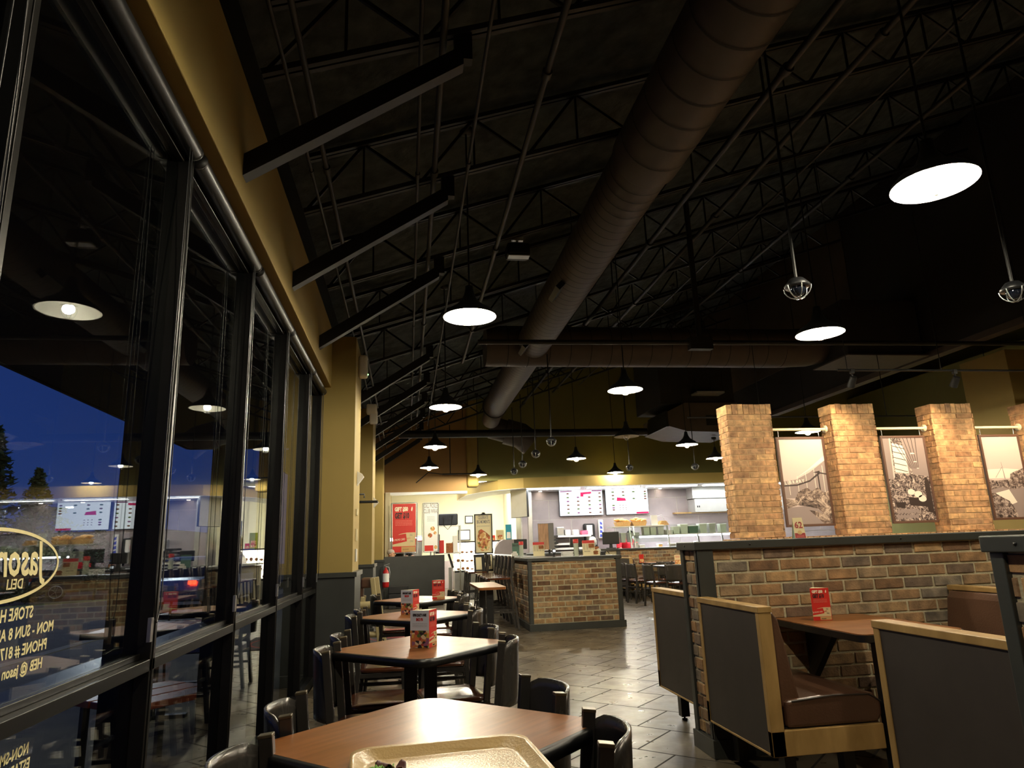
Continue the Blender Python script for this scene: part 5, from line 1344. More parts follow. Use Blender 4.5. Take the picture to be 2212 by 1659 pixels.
m = MB(); m.obox((0.08, 0, 0.13), 0.17, 0.01, 0.26, rx(-0.12)); m.build('sheet', 'paper_white', r); lines(r, (0, -0.018, 0), (1, 0, 0), (0, .12, 1), .02, .15, [0.03 + .035 * j for j in range(6)], .012, 'print_dark', 4)
m = MB(); m.tube([(-0.02, 0.02, 0), (-0.01, 0.03, 0.2), (0.3, 0.03, 0.26), (0.42, 0.02, 0.02)], 0.006, 6); m.build('wire', 'steel', r)
r = thing('bag_stack', 'flat stack of pale bags on the glass case end', 'bags', (6.52, 17.25, 1.632))
m = MB()
for k in range(5): m.obox((0, 0, 0.012 + .022 * k), 0.26 - .03 * k, 0.2, 0.018, rz(.08 * (k % 2)))
m.build('bags', 'bread', r)

# menu screens
def menu_screen(x0, x1, z0, z1, lab, kind):
    r = thing('menu_screen', lab, 'screen', (x0, 18.40, z0), 0, 'lit menu screens')
    w_ = x1 - x0; h = z1 - z0
    m = MB(); m.box(0, w_, 0, 0.05, 0, h); m.build('housing', 'plastic_black', r, bevel=0.006)
    m = MB(); m.box(0.012, w_ - 0.012, -0.003, 0.0, 0.012, h - 0.012); m.build('display', 'screen_glow', r)
    m = MB(); m.box(w_ / 2 - .2, w_ / 2 + .2, 0.05, 0.092, h / 2 - .15, h / 2 + .15); m.build('wall_mount', 'steel_black', r)
    rn = random.Random(5 if kind else 9)
    O = Vector((0, -0.0045, 0)); u = (1, 0, 0); v = (0, 0, 1)
    def blob(a, b_, s, mt, k=0.0):
        n = 9; return patch(r, 'dish_picture', O, u, v, [((a + s * cos(2 * pi * j / n) * rn.uniform(.8, 1.1)) * w_, (b_ + s * .8 * sin(2 * pi * j / n)) * h) for j in range(n)], mt, 0.0005 + k)
    mts = ['screen_brown', 'screen_green', 'screen_purple', 'screen_brown']
    if kind == 0:
        cols = (.20, .43, .69, .93); 
        for ci, cx_ in enumerate(cols):
            for rw in range(6):
                if ci == 1 and rw == 0: continue
                blob(cx_, .84 - .145 * rw, .035, mts[(ci + rw) % 4])
        patch(r, 'red_panel', O, u, v, [(p[0] * w_, p[1] * h) for p in ((.49, .72), (.56, .72), (.56, .80), (.74, .83), (.74, .90), (.49, .88))], 'screen_red', .0008)
        patch(r, 'heading_bar', O, u, v, [(p[0] * w_, p[1] * h) for p in ((.03, .90), (.30, .92), (.30, .95), (.03, .94))], 'screen_purple', .0008)
        patch(r, 'heading_bar', O, u, v, [(p[0] * w_, p[1] * h) for p in ((.75, .91), (.98, .91), (.98, .95), (.75, .95))], 'screen_purple', .0008)
    else:
        for (cx_, rws) in ((.18, (0, 1, 2, 3.9, 4.6, 5.2)), (.42, (0, 1)), (.66, (0, 2)), (.93, (0, .7, 1.4, 2.1))):
            for rw in rws: blob(cx_, .86 - .13 * rw, .035, mts[int(rw * 2 + cx_ * 9) % 4])
        for rw in (3.9, 4.6, 5.2):
            for k in range(3): blob(.33 + .07 * k, .86 - .13 * rw, .015, 'screen_brown')
        patch(r, 'red_panel', O, u, v, [(p[0] * w_, p[1] * h) for p in ((.26, .52), (.48, .52), (.46, .62), (.27, .66))], 'screen_red', .0008)
        patch(r, 'red_panel', O, u, v, [(p[0] * w_, p[1] * h) for p in ((.70, .02), (.985, .02), (.985, .09), (.70, .09))], 'screen_red', .0008)
menu_screen(4.065, 5.295, 1.975, 2.69, 'lit menu screen left of the pair on the tiled wall', 0)
menu_screen(5.365, 6.595, 1.975, 2.69, 'lit menu screen right of the pair, over the bread baskets', 1)
# side-on wall screen on the steel pier
r = thing('side_screen', 'grey-faced screen turned edgewise on the steel-cornered pier', 'screen', (2.86, 17.7, 1.95), radians(-62))
m = MB(); m.box(-0.35, 0.35, -0.03, 0.03, 0, 0.75); m.build('housing', 'plastic_black', r, bevel=0.006)
m = MB(); m.box(-0.34, 0.34, -0.034, -0.03, 0.01, 0.74); m.build('display', 'steel_bright', r)
m = MB(); m.box(-0.05, 0.05, 0.03, 0.16, 0.3, 0.45); m.build('wall_mount', 'steel_black', r)
# back wall kit: shelves, dispensers
r = thing('wall_shelf', 'pale wall shelf unit with cup lids between register screens', 'shelf', (3.75, 18.0, 0))
m = MB(); m.box(0.05, 1.05, 0, 0.48, 1.42, 1.47); m.box(0.05, 0.75, 0.05, 0.48, 1.22, 1.27); m.box(-0.3, 0.9, 0, 0.48, 1.10, 1.15); m.box(0.05, 0.09, 0.02, 0.48, 1.15, 1.42); m.box(1.0, 1.04, 0.02, 0.48, 1.15, 1.42)
m.build('boards', 'white_gloss', r)
m = MB(); m.box(0.1, 0.95, 0.46, 0.485, 0.3, 1.1); m.build('back', 'grey_tile', r)
for i in range(4):
    m = MB(); m.box(-0.32, -0.02, 0.0, 0.3, 0, 0.045); 
    tag(m.build('lid_rack', 'plastic_black', loc=(3.90, 17.9, 1.17 + .085 * i)), 'black rack of pale lids stacked on the shelf, %s from below' % ordn[i], 'rack', 'lid racks')
for i, (x, w_, mt, lab) in enumerate(((4.0, .20, 'steel', 'grey napkin machine on the pale wall shelf'), (4.2, .15, 'plastic_white', 'white box beside the napkin machine'), (4.42, .16, 'plastic_white', 'white box second along the pale wall shelf'), (4.66, .18, 'paper_pink', 'pink carton at the end of the pale wall shelf'))):
    m = MB(); h = .22 if i == 0 else .14 - .03 * (i == 3); m.box(-w_ / 2, w_ / 2, 0, .2, 0, h); tag(m.build('counter_box', mt, loc=(x, 18.1, 1.47), bevel=0.02), lab, 'box')
r = thing('towel_dispenser', 'black towel dispenser with a white roll on the tiled wall', 'dispenser', (4.86, 18.36, 1.28))
m = MB(); m.box(-.16, .16, 0, .13, 0, .48); m.build('body', 'plastic_black', r, bevel=0.05, seg=4)
m = MB(); m.box(-.08, .08, -.006, 0.0, .18, .44); m.build('roll', 'plastic_white', r, bevel=0.03)
m = MB(); m.box(-.12, .12, -.05, 0, -.1, -.02); m.build('towel', 'bread', r)
r = thing('soap_dispenser', 'small black and white soap dispenser low on the tiled wall', 'dispenser', (5.02, 18.40, 1.10))
m = MB(); m.box(-.06, .06, 0, .09, 0, .26); m.build('body', 'plastic_black', r, bevel=0.03); m = MB(); m.box(-.03, .03, -.005, 0, .1, .2); m.build('window', 'plastic_white', r)
r = thing('glove_holder', 'blue and white tall box holder on the tiled wall', 'holder', (5.20, 18.42, 1.36))
m = MB(); m.box(-.07, .07, 0, .07, 0, .50); m.build('holder', 'plastic_white', r, bevel=0.015)
for k in range(4): patch(r, 'blue_print', (-.06, -.001, 0), (1, 0, 0), (0, 0, 1), [(.01 + .01 * k, .04 + .11 * k), (.10, .03 + .11 * k), (.09, .09 + .11 * k), (.03, .12 + .11 * k)], 'blue_print', .001)
r = thing('white_bowl', 'white shell-shaped dispenser left of the big register', 'dispenser', (4.70, 17.5, 1.12))
m = MB(); m.ball((0, 0, .16), .13, 14, 10, 0, (.8, .5, 1)); m.box(-.03, .03, -.03, .03, -1.12, .1); m.build('shell', 'plastic_white', r)
# extractor hood
r = thing('extractor_hood', 'bright steel extractor hood on the tiled wall', 'hood', (7.77, 18.0, 1.97))
m = MB(); m.box(0, 2.6, 0, 0.49, 0, 0.35); m.build('lower_hood', 'steel_bright', r, bevel=0.004)
m = MB(); m.box(-0.02, 2.6, 0.06, 0.49, 0.37, 1.0); m.build('upper_hood', 'steel_bright', r, bevel=0.004)
m = MB(); m.box(0.06, 0.09, -.004, 0, .12, .17); m.box(0.11, .14, -.004, 0, .12, .17); m.build('switch', 'plastic_black', r)
m = MB(); m.box(7.30, 9.5, 18.30, 18.49, 1.95, 1.985); tag(m.build('wall_ledge', 'light_oak'), 'thin lit ledge under the steel extractor hood', 'ledge')

# rear dining corner: booth, tables, chairs
bench('booth bench by the brick counter, its light wood end showing', 4.90, 15.2, 0, 1.05, 'rear booth benches')
bench('booth bench with a grey-blue cushion back by the brick counter', 7.00, 16.30, 180, 1.1, 'rear booth benches')
def plain_table(lab, x, y, w_, d):
    return make_table(lab, x, y, 0, 'rear dining tables', w_, d)
plain_table('pale-topped dining table beyond the brown bench, in front', 5.45, 13.55, 1.0, 0.75)
plain_table('dining table in the rear booth against the brick counter', 5.9, 15.8, 0.95, 0.8)
plain_table('pale-topped dining table partly hidden by the half wall end', 6.45, 13.1, 0.76, 0.76)
for i, (x, y, rot) in enumerate([(4.62, 14.95, 20), (4.66, 14.35, 14), (4.72, 13.45, 12), (5.02, 12.85, 55), (5.55, 12.55, 85), (5.5, 14.6, -90), (6.0, 12.6, 90)]):
    chair(x, y, rot, 'dark metal chair at the rear dining tables, %s counting from the bar' % ordn[i], 'chairs at the rear tables')
for i, (x, y, rot, lab, mt) in enumerate([(5.35, 15.7, 20, 'red and orange card stand on the rear booth table', 'card_red'), (5.45, 13.75, 0, 'cream card stand on the pale rear table', 'card_cream'), (5.98, 13.45, -8, 'orange card stand beside the half wall end', 'card_kraft')]):
    r = thing('table_card', lab, 'table card', (x, y, 0.7605), radians(rot), 'cards on the rear tables')
    m = MB(); m.prism([(-0.065, 0), (0.065, 0), (0, .07)], 0.001, 0.19, 'z'); m.build('card', mt, r)
    patch(r, 'food_photo', (-.065, -.0005, 0), (1, 0, 0), (0, 0, 1), [(.01, .01), (.12, .01), (.12, .09), (.01, .09)], 'print_sandwich', .001)
    lines(r, (-.065, -.0015, 0), (1, 0, 0), (0, 0, 1), .02, .11, [.13, .15, .165], .007, 'print_red', i)

# ================================================================ LEFT BACK: partition, signs, case
r = thing('partition', 'dark grey waist-high partition beyond the yellow piers', 'partition', (-0.53, 16.45, 0), radians(9))
m = MB(); m.box(0, 1.38, 0, 0.07, 0, 1.10); m.build('panel', 'wainscot_dark', r, bevel=0.004)
m = MB(); m.box(-0.02, 0.03, -0.02, 0.09, 0, 1.07); m.box(1.36, 1.40, -0.01, 0.08, 0, 1.10); m.build('edge_trim', 'trim_dark', r)
for i in range(3):
    m = MB(); m.box(-0.22, 0.22, -0.22, 0.22, 0, 0.155); o = tag(m.build('stacked_crate', 'plastic_black', loc=(-0.20, 16.0, 0.158 * i), bevel=0.012), 'black square crate beside the partition, %s' % ('lowest', 'middle', 'topmost')[i], 'crate', 'stack of black crates')
def poster(x, y, z0, w_, h, rot, lab, kind):
    r = thing('poster_stand', lab, 'sign', (x, y, 0), radians(rot), 'poster stands')
    m = MB(); f = .02
    for s in (0, w_): m.tube([(s, 0, z0), (s, 0, z0 + h)], .012, 8)
    for zz in (z0, z0 + h): m.tube([(0, 0, zz), (w_, 0, zz)], .010, 8)
    for s in (-.02, w_ + .02): m.tube([(s, .08, z0 - .02), (s, .14, z0 + h * .5), (s, .02, z0 + h)], .008, 6)
    m.tube([(w_ / 2, .06, 0), (w_ / 2, .06, z0)], .018, 8); m.lathe([(0, 0), (.20, 0), (.20, .012), (0, .02)], (w_ / 2, .06, 0), 20); m.tube([(w_ / 2, .06, z0), (w_ / 2, .14, z0 + h / 2)], .01, 6)
    m.build('frame', 'steel', r)
    m = MB(); m.box(f, w_ - f, -.004, .004, z0 + f, z0 + h - f); m.build('backing', 'print_grey', r)
    if kind == 'red': red_face(r, (f, -.0045, z0 + f), (1, 0, 0), (0, 0, 1), w_ - 2 * f, h - 2 * f)
    else:
        W = w_ - 2 * f; H = h - 2 * f; O = (f, -.0045, z0 + f); u = (1, 0, 0); v = (0, 0, 1)
        patch(r, 'sheet', O, u, v, [(0, 0), (W, 0), (W, H), (0, H)], 'paper_white', .0005)
        text('headline', 'DILL PICKLE', .15, (f + W / 2, -.006, z0 + h * .90), u, v, 'print_grey', r, sx=.42, align='CENTER', bold=.002)
        text('headline', 'CLUB WRAP', .15, (f + W / 2, -.006, z0 + h * .79), u, v, 'print_grey', r, sx=.44, align='CENTER', bold=.002)
        lines(r, O, u, v, W * .2, W * .8, [H * .72, H * .69, H * .66, H * .63], .008, 'print_grey', 6)
        for (a, b_, s) in ((.62, .47, .17), (.42, .33, .17), (.8, .38, .12)):
            patch(r, 'wrap_picture', O, u, v, [((a + s * cos(2 * pi * k / 16)) * W, b_ * H + s * W * sin(2 * pi * k / 16)) for k in range(16)], 'print_sandwich', .0012 + a * .0005)
        patch(r, 'red_band', O, u, v, [(0, 0), (W * .66, 0), (W * .66, H * .12), (0, H * .12)], 'card_red', .0010)
        patch(r, 'side_dish', O, u, v, [((.84 + .13 * cos(2 * pi * k / 12)) * W, H * .08 + .14 * W * sin(2 * pi * k / 12)) for k in range(12)], 'bread', .0012)
poster(-0.39, 17.3, 1.17, 0.60, 1.20, 0, 'tall red gift card poster in a metal stand behind the partition', 'red')
poster(0.39, 17.55, 1.17, 0.37, 1.20, 8, 'tall white wrap poster in a metal stand beside the black bags', 'white')
# brochure stand with framed sign
r = thing('floor_sign_stand', 'black floor stand with a framed cream sign and brochures', 'sign', (1.56, 14.5, 0))
m = MB(); m.tube([(0.04, 0.05, 0), (0.04, 0.05, 1.2)], .03, 10); m.lathe([(0, 0), (.2, 0), (.2, .015), (0, .03)], (0.04, .05, 0), 20); m.build('post', 'plastic_black', r)
m = MB(); W, H = .37, .81; z0 = 1.11
m.box(-.19, -.165, -.01, .02, z0, z0 + H); m.box(.165, .19, -.01, .02, z0, z0 + H); m.box(-.165, .165, -.01, .02, z0, z0 + .025); m.box(-.165, .165, -.01, .02, z0 + H - .025, z0 + H); m.tube([(0, .0, z0 + H), (0, 0, z0 + H + .03)], [.05, .03], 12)
m.build('frame', 'plastic_black', r)
m = MB(); m.box(-.165, .165, 0, .01, z0 + .025, z0 + H - .025); m.build('sheet', 'card_cream', r)
text('headline', 'CELEBRATE', .10, (0, -.002, z0 + H * .87), (1, 0, 0), (0, 0, 1), 'print_grey', r, sx=.42, align='CENTER', bold=.0015)
text('headline', 'BIG MOMENTS', .10, (0, -.002, z0 + H * .76), (1, 0, 0), (0, 0, 1), 'print_grey', r, sx=.42, align='CENTER', bold=.0015)
lines(r, (-.165, -.001, z0), (1, 0, 0), (0, 0, 1), .03, .30, [.55, .565], .004, 'print_grey', 2)
patch(r, 'food_picture', (-.165, 0, z0), (1, 0, 0), (0, 0, 1), [(.03, .30), (.06, .47), (.12, .5), (.22, .43), (.30, .36), (.30, .16), (.26, .07), (.12, .05), (.04, .15)], 'print_sandwich', .002)
m = MB(); m.obox((-.02, -.04, .93), .40, .02, .36, rx(-.35)); m.build('brochure_board', 'plastic_black', r, bevel=.02)
m = MB(); m.obox((-.12, -.075, .92), .12, .006, .26, rx(-.35)); m.obox((.08, -.075, .94), .15, .006, .30, rx(-.35)); m.build('brochure', 'card_cream', r)
# pastry case
r = thing('bakery_case', 'lit curved-glass bakery case with shelves of pastries', 'display case', (1.28, 19.6, 0))
m = MB(); m.box(0, 1.6, 0, 1.0, 0.10, 0.60); m.build('base', 'steel', r); m = MB(); m.box(.05, 1.55, .05, .95, 0, .1); m.build('plinth', 'plastic_black', r)
prof = [(0.0, .60), (0.02, .80), (0.08, 1.05), (0.18, 1.25), (0.30, 1.36), (0.42, 1.40), (1.0, 1.40), (1.0, .60)]
m = MB(); m.prism(prof, 0.0, 0.03, 'x'); m.build('end_panel', 'clear_glass', r); m = MB(); m.prism(prof, 1.56, 1.60, 'x'); m.build('end_panel', 'steel', r)
m = MB(); m.box(.03, 1.56, .94, 1.0, .6, 1.40); m.build('back', 'case_glow', r)
m = MB(); m.box(0, 1.6, .36, 1.0, 1.38, 1.42); m.box(0, 1.6, -.02, .04, .58, .62); m.build('frame', 'plastic_black', r)
for z in (.62, .84, 1.08):
    m = MB(); m.box(.03, 1.56, .05 + (z - .6) * .3, .93, z, z + .012); m.build('glass_shelf', 'steel_bright', r)
    m = MB(); m.box(.05, 1.54, .07 + (z - .6) * .3, .09 + (z - .6) * .3, z + .20, z + .212); m.build('shelf_light', 'case_glow', r)
m = MB()
for i in range(len(prof) - 4): m.quad((0.03, prof[i][0], prof[i][1]), (1.56, prof[i][0], prof[i][1]), (1.56, prof[i + 1][0], prof[i + 1][1]), (.03, prof[i + 1][0], prof[i + 1][1]))
m.build('curved_glass', 'clear_glass', r)
p0 = None; rn = random.Random(5); q = 0
for zi, z in enumerate((.634, .854, 1.094)):
    for k in range(11):
        loc = (1.28 + .12 + .13 * k, 19.78 + .1 * zi + rn.uniform(-.02, .05), z)
        lab = 'small pastry on the %s shelf of the bakery case' % ('bottom', 'middle', 'top')[zi]
        if p0 is None:
            m = MB(); m.ball((0, 0, .03), .048, 10, 6, 0, (1, .8, .65)); p0 = tag(m.build('pastry', 'bread_dark', loc=loc), lab, 'pastry', 'pastries in the bakery case, bottom shelf')
        else:
            o = p0.copy(); COL.objects.link(o); o.location = loc; o['label'] = lab; o['group'] = 'pastries in the bakery case, %s shelf' % ('bottom', 'middle', 'top')[zi]; o.scale = (1, 1, rn.uniform(.7, 1.6))
        q += 1
r = thing('order_tablet', 'black angled tablet at the left end of the bakery case', 'tablet', (1.18, 19.7, .60))
m = MB(); m.obox((0, 0, .30), .05, .30, .40, ry(-.3)); m.build('tablet', 'plastic_black', r); m = MB(); m.box(-.06, .03, -.1, .1, -.60, .12); m.build('stand', 'steel', r)
# wall items in the pickup room
def wall_frame(x, z, w_, h, lab, mt='paper_white', f='plastic_black', y=23.99, name='framed_notice'):
    r = thing(name, lab, 'notice', (x, y, z), 0)
    m = MB(); m.box(0, w_, -.03, 0, 0, h); m.build('frame', f, r); m = MB(); m.box(.03, w_ - .03, -.034, -.03, .03, h - .03); m.build('sheet', mt, r)
wall_frame(1.95, 2.05, .28, .26, 'small dark-framed notice high on the cream wall')
wall_frame(1.70, 1.48, .42, .36, 'larger dark-framed notice lower on the cream wall')
wall_frame(1.48, 0.95, .38, .34, 'unframed white paper notice on the cream wall', 'paper_white', 'paper_white')
r = thing('insulated_bag', 'black insulated delivery bag perched on the wall shelf', 'bag', (0.83, 19.0, 1.86))
m = MB(); m.box(0, .52, 0, .35, 0, .30); m.build('body', 'bag_charcoal', r, bevel=.03, seg=3)
m = MB(); m.tube([(.12, -.01, .22), (.14, -.02, -.02), (.24, -.02, -.12), (.33, -.02, -.02), (.36, -.01, .24)], .010, 6); m.build('strap', 'plastic_black', r)
r = thing('insulated_bag', 'slim black insulated bag beside the wrap poster', 'bag', (0.74, 19.0, 1.86)); m = MB(); m.box(0, .09, 0, .35, 0, .36); m.build('body', 'bag_charcoal', r, bevel=.02)
r = thing('pickup_shelf', 'metal pickup shelf rack against the cream wall', 'shelf', (0.70, 19.0, 0))
m = MB()
for z in (1.10, 1.83): m.box(0, .72, 0, .4, z, z + .02)
m.build('shelf', 'steel_bright', r)
m = MB()
for x, y in ((0, 0), (.7, 0), (0, .38), (.7, .38)): m.tube([(x + .01, y + .01, 0), (x + .01, y + .01, 1.85)], .012, 6)
m.build('post', 'steel', r)
for (x, w_, h, mt, lab) in ((.86, .22, .34, 'card_red', 'red and white bag on the pickup shelf'), (.80, .12, .5, 'bag_charcoal', 'dark bag standing on the pickup shelf'), (1.12, .18, .26, 'bread_dark', 'brown paper parcel on the pickup shelf'), (1.28, .13, .45, 'paper_white', 'white sheet hanging at the end of the pickup shelf')):
    m = MB(); m.box(-w_ / 2, w_ / 2, -.05, .1, 0, h); tag(m.build('takeout_bag', mt, loc=(x, 19.15, 1.12), bevel=.01), lab, 'bag')
m = MB(); m.box(0.7, 1.5, 22.5, 23.4, 0, .85); tag(m.build('pickup_counter', 'grey_tile', bevel=.01), 'low lilac-grey counter at the end of the pickup room', 'counter')
r = thing('beverage_station', 'grey beverage station partly behind the red poster', 'counter', (-0.5, 20.2, 0))
m = MB(); m.box(0, 1.1, 0, .7, 0, .95); m.box(0, .9, .1, .65, 1.0, 1.62); m.build('body', 'steel', r, bevel=.01); m = MB(); m.box(0, .9, .09, .1, 1.50, 1.58); m.build('lit_strip', 'panel_glow', r)
# cards at the bakery case right
for (x, y, w_, h, mt, lab) in ((2.15, 19.9, .22, .42, 'paper_green', 'tall yellow-green card on the bakery case'), (2.34, 19.8, .12, .14, 'card_red', 'little red card on the bakery case'), (2.48, 19.7, .22, .28, 'card_tan', 'tan card with a loaf picture near the steel pier'), (2.74, 19.6, .17, .42, 'plastic_teal', 'blue-green calendar card beside the steel pier')):
    r = thing('counter_card', lab, 'card', (x, y, 1.42)); m = MB(); m.box(0, w_, 0, .01, 0, h); m.build('card', mt, r); patch(r, 'picture', (0, -.001, 0), (1, 0, 0), (0, 0, 1), [(w_ * .15, h * .08), (w_ * .85, h * .08), (w_ * .8, h * .5), (w_ * .2, h * .5)], 'print_sandwich' if mt != 'plastic_teal' else 'paper_white', .002)
r = thing('round_top_counter', 'lilac-grey counter end with a rounded top by the bakery case', 'counter', (2.30, 19.02, 0))
m = MB(); m.prism([(0, 0), (.62, 0), (.62, 1.42), (.30, 1.42), (.18, 1.36), (.06, 1.2), (0, .95)], 0, .5, 'y'); m.build('body', 'grey_tile', r)

# items on the wall pier edges
r = thing('motion_sensor', 'white alarm box with a green light high on the first yellow pier', 'alarm', (-0.554, 7.72, 3.30))
m = MB(); m.box(0, .10, -.07, .07, -.13, .13); m.build('body', 'plastic_white', r, bevel=.03, seg=3)
m = MB(); m.box(.10, .105, -.035, .035, -.04, .07); m.build('lens', 'print_grey', r); m = MB(); m.ball((.102, 0, -.09), .008, 8, 6); m.build('indicator', 'led_green', r)
for i, (y, z, h, mt, lab) in enumerate(((7.75, 2.03, .16, 'plastic_white', 'white wedge-shaped sensor on the side of the first yellow pier'), (7.65, 1.66, .07, 'paint_light', 'small cream plate on the side of the first yellow pier'), (7.62, 1.42, .13, 'paint_light', 'cream thermostat on the side of the first yellow pier'), (7.62, 1.21, .13, 'steel_bright', 'slim grey switch on the side of the first yellow pier'))):
    m = MB()
    if i == 0: m.prism([(-.554, z - .08), (-.48, z + .02), (-.50, z + .05), (-.554, z + .08)], y - .05, y + .05, 'y')
    else: m.box(-.554, -.535, y - .04, y + .04, z - h / 2, z + h / 2)
    tag(m.build('wall_sensor' if i == 0 else 'wall_plate', mt, bevel=.004), lab, 'sensor' if i == 0 else 'wall plate')
m = MB(); m.prism([(-.554, 1.93), (-.47, 2.02), (-.50, 2.05), (-.554, 2.10)], 11.5, 11.6, 'y'); tag(m.build('wall_sensor', 'plastic_white'), 'white wedge-shaped sensor on the second yellow pier', 'sensor')
m = MB(); m.box(-.554, -.44, 10.0, 10.08, 3.05, 3.25); m.box(-.60, -.45, 9.96, 10.12, 3.2, 3.34); tag(m.build('emergency_light', 'plastic_white', bevel=.02), 'white emergency light above the second window bay', 'light')
m = MB(); m.tube([(-.95, 9.9, 1.92), (-.42, 9.9, 1.92)], .018, 8); m.tube([(-.95, 9.8, 2.02), (-.60, 9.8, 2.02), (-.60, 9.8, 1.97)], .012, 6); tag(m.build('door_closer', 'plastic_black'), 'black door closer arm reaching across the second pier', 'door closer')
# fire extinguisher on pier three
r = thing('fire_extinguisher', 'red fire extinguisher hung on the wainscot before the partition', 'extinguisher', (-0.555, 15.62, 0.46))
m = MB(); m.lathe([(0, 0), (.065, .01), (.07, .04), (.07, .30), (.05, .36), (.022, .39), (.02, .42), (0, .42)], (.08, 0, 0), 20); m.build('cylinder', 'extinguisher_red', r)
m = MB(); m.lathe([(.0715, .12), (.0715, .30)], (.08, 0, 0), 20); m.build('label_band', 'paper_white', r)
m = MB(); m.tube([(.08, 0, .42), (.08, 0, .45)], .015, 8); m.bar((.04, 0, .47), (.16, 0, .50), .02, .012); m.bar((.05, 0, .45), (.15, 0, .45), .02, .01); m.tube([(.08, 0, .44), (.15, 0, .42), (.17, 0, .3), (.16, 0, .2)], .008, 6); m.build('valve', 'steel', r)
m = MB(); m.box(-.03, .02, -.03, .03, .15, .45); m.build('dark_wall_piece', 'steel_black', r)  # bracket carrying the extinguisher
# high chairs folded by the pier
r = thing('high_chair', 'tan plastic high chair standing beside the first pier', 'high chair', (-0.42, 9.0, 0))
m = MB(); m.bar((0.10, 0, 0), (-0.02, 0, .92), .05, .06, up=(1, 0, 0)); m.bar((.14, .28, 0), (0.02, .28, .92), .05, .06, up=(1, 0, 0)); m.bar((-.22, 0, 0), (-.13, 0, .7), .04, .05, up=(1, 0, 0)); m.bar((-.22, .28, 0), (-.13, .28, .7), .04, .05, up=(1, 0, 0)); m.build('side_frame', 'high_chair_tan', r, bevel=.008)
m = MB(); m.tube([(-.20, -.01, .60), (.02, -.01, .60)], .045, 14); m.tube([(-.20, .02, .25), (.06, .02, .25)], .035, 12); m.build('tray_bar', 'high_chair_tan', r)
m = MB(); m.box(-.16, -.02, .03, .26, .36, .40); m.box(-.18, -.13, .03, .26, .40, .88); m.box(-.16, .0, .0, .28, .80, .92); m.build('seat_shell', 'vinyl_brown', r, bevel=.02)
m = MB(); m.tube([(.10, -.03, .08), (.10, -.03, .16)], .03, 10); m.tube([(.12, -.035, .05), (.15, -.04, .12), (.12, -.035, .2)], .01, 6); m.build('latch', 'plastic_black', r)
# entrance rug
r = thing('entrance_rug', 'dark grey and red logo rug on the floor beneath the windows', 'rug', (-0.12, 10.9, 0.0))
m = MB(); m.box(-.55, .55, -.75, .75, .001, .010); m.build('mat', 'rug_dark', r, bevel=.003)
ov = MB(); pts_ = [(0.48 * cos(2 * pi * k / 40), 0.66 * sin(2 * pi * k / 40)) for k in range(40)]; pin = [(0.44 * cos(2 * pi * k / 40), 0.61 * sin(2 * pi * k / 40)) for k in range(40)]
for k in range(40): ov.quad((*pts_[k], .0108), (*pts_[(k + 1) % 40], .0108), (*pin[(k + 1) % 40], .0108), (*pin[k], .0108))
ov.add([(x, y, .0108) for x, y in [(-.2, -.32), (.2, -.32), (.16, -.12), (.2, .0), (.14, .2), (.22, .3), (-.22, .3), (-.14, .2), (-.2, .0), (-.16, -.12)]], [tuple(range(10))]); ov.build('logo', 'rug_red', r)

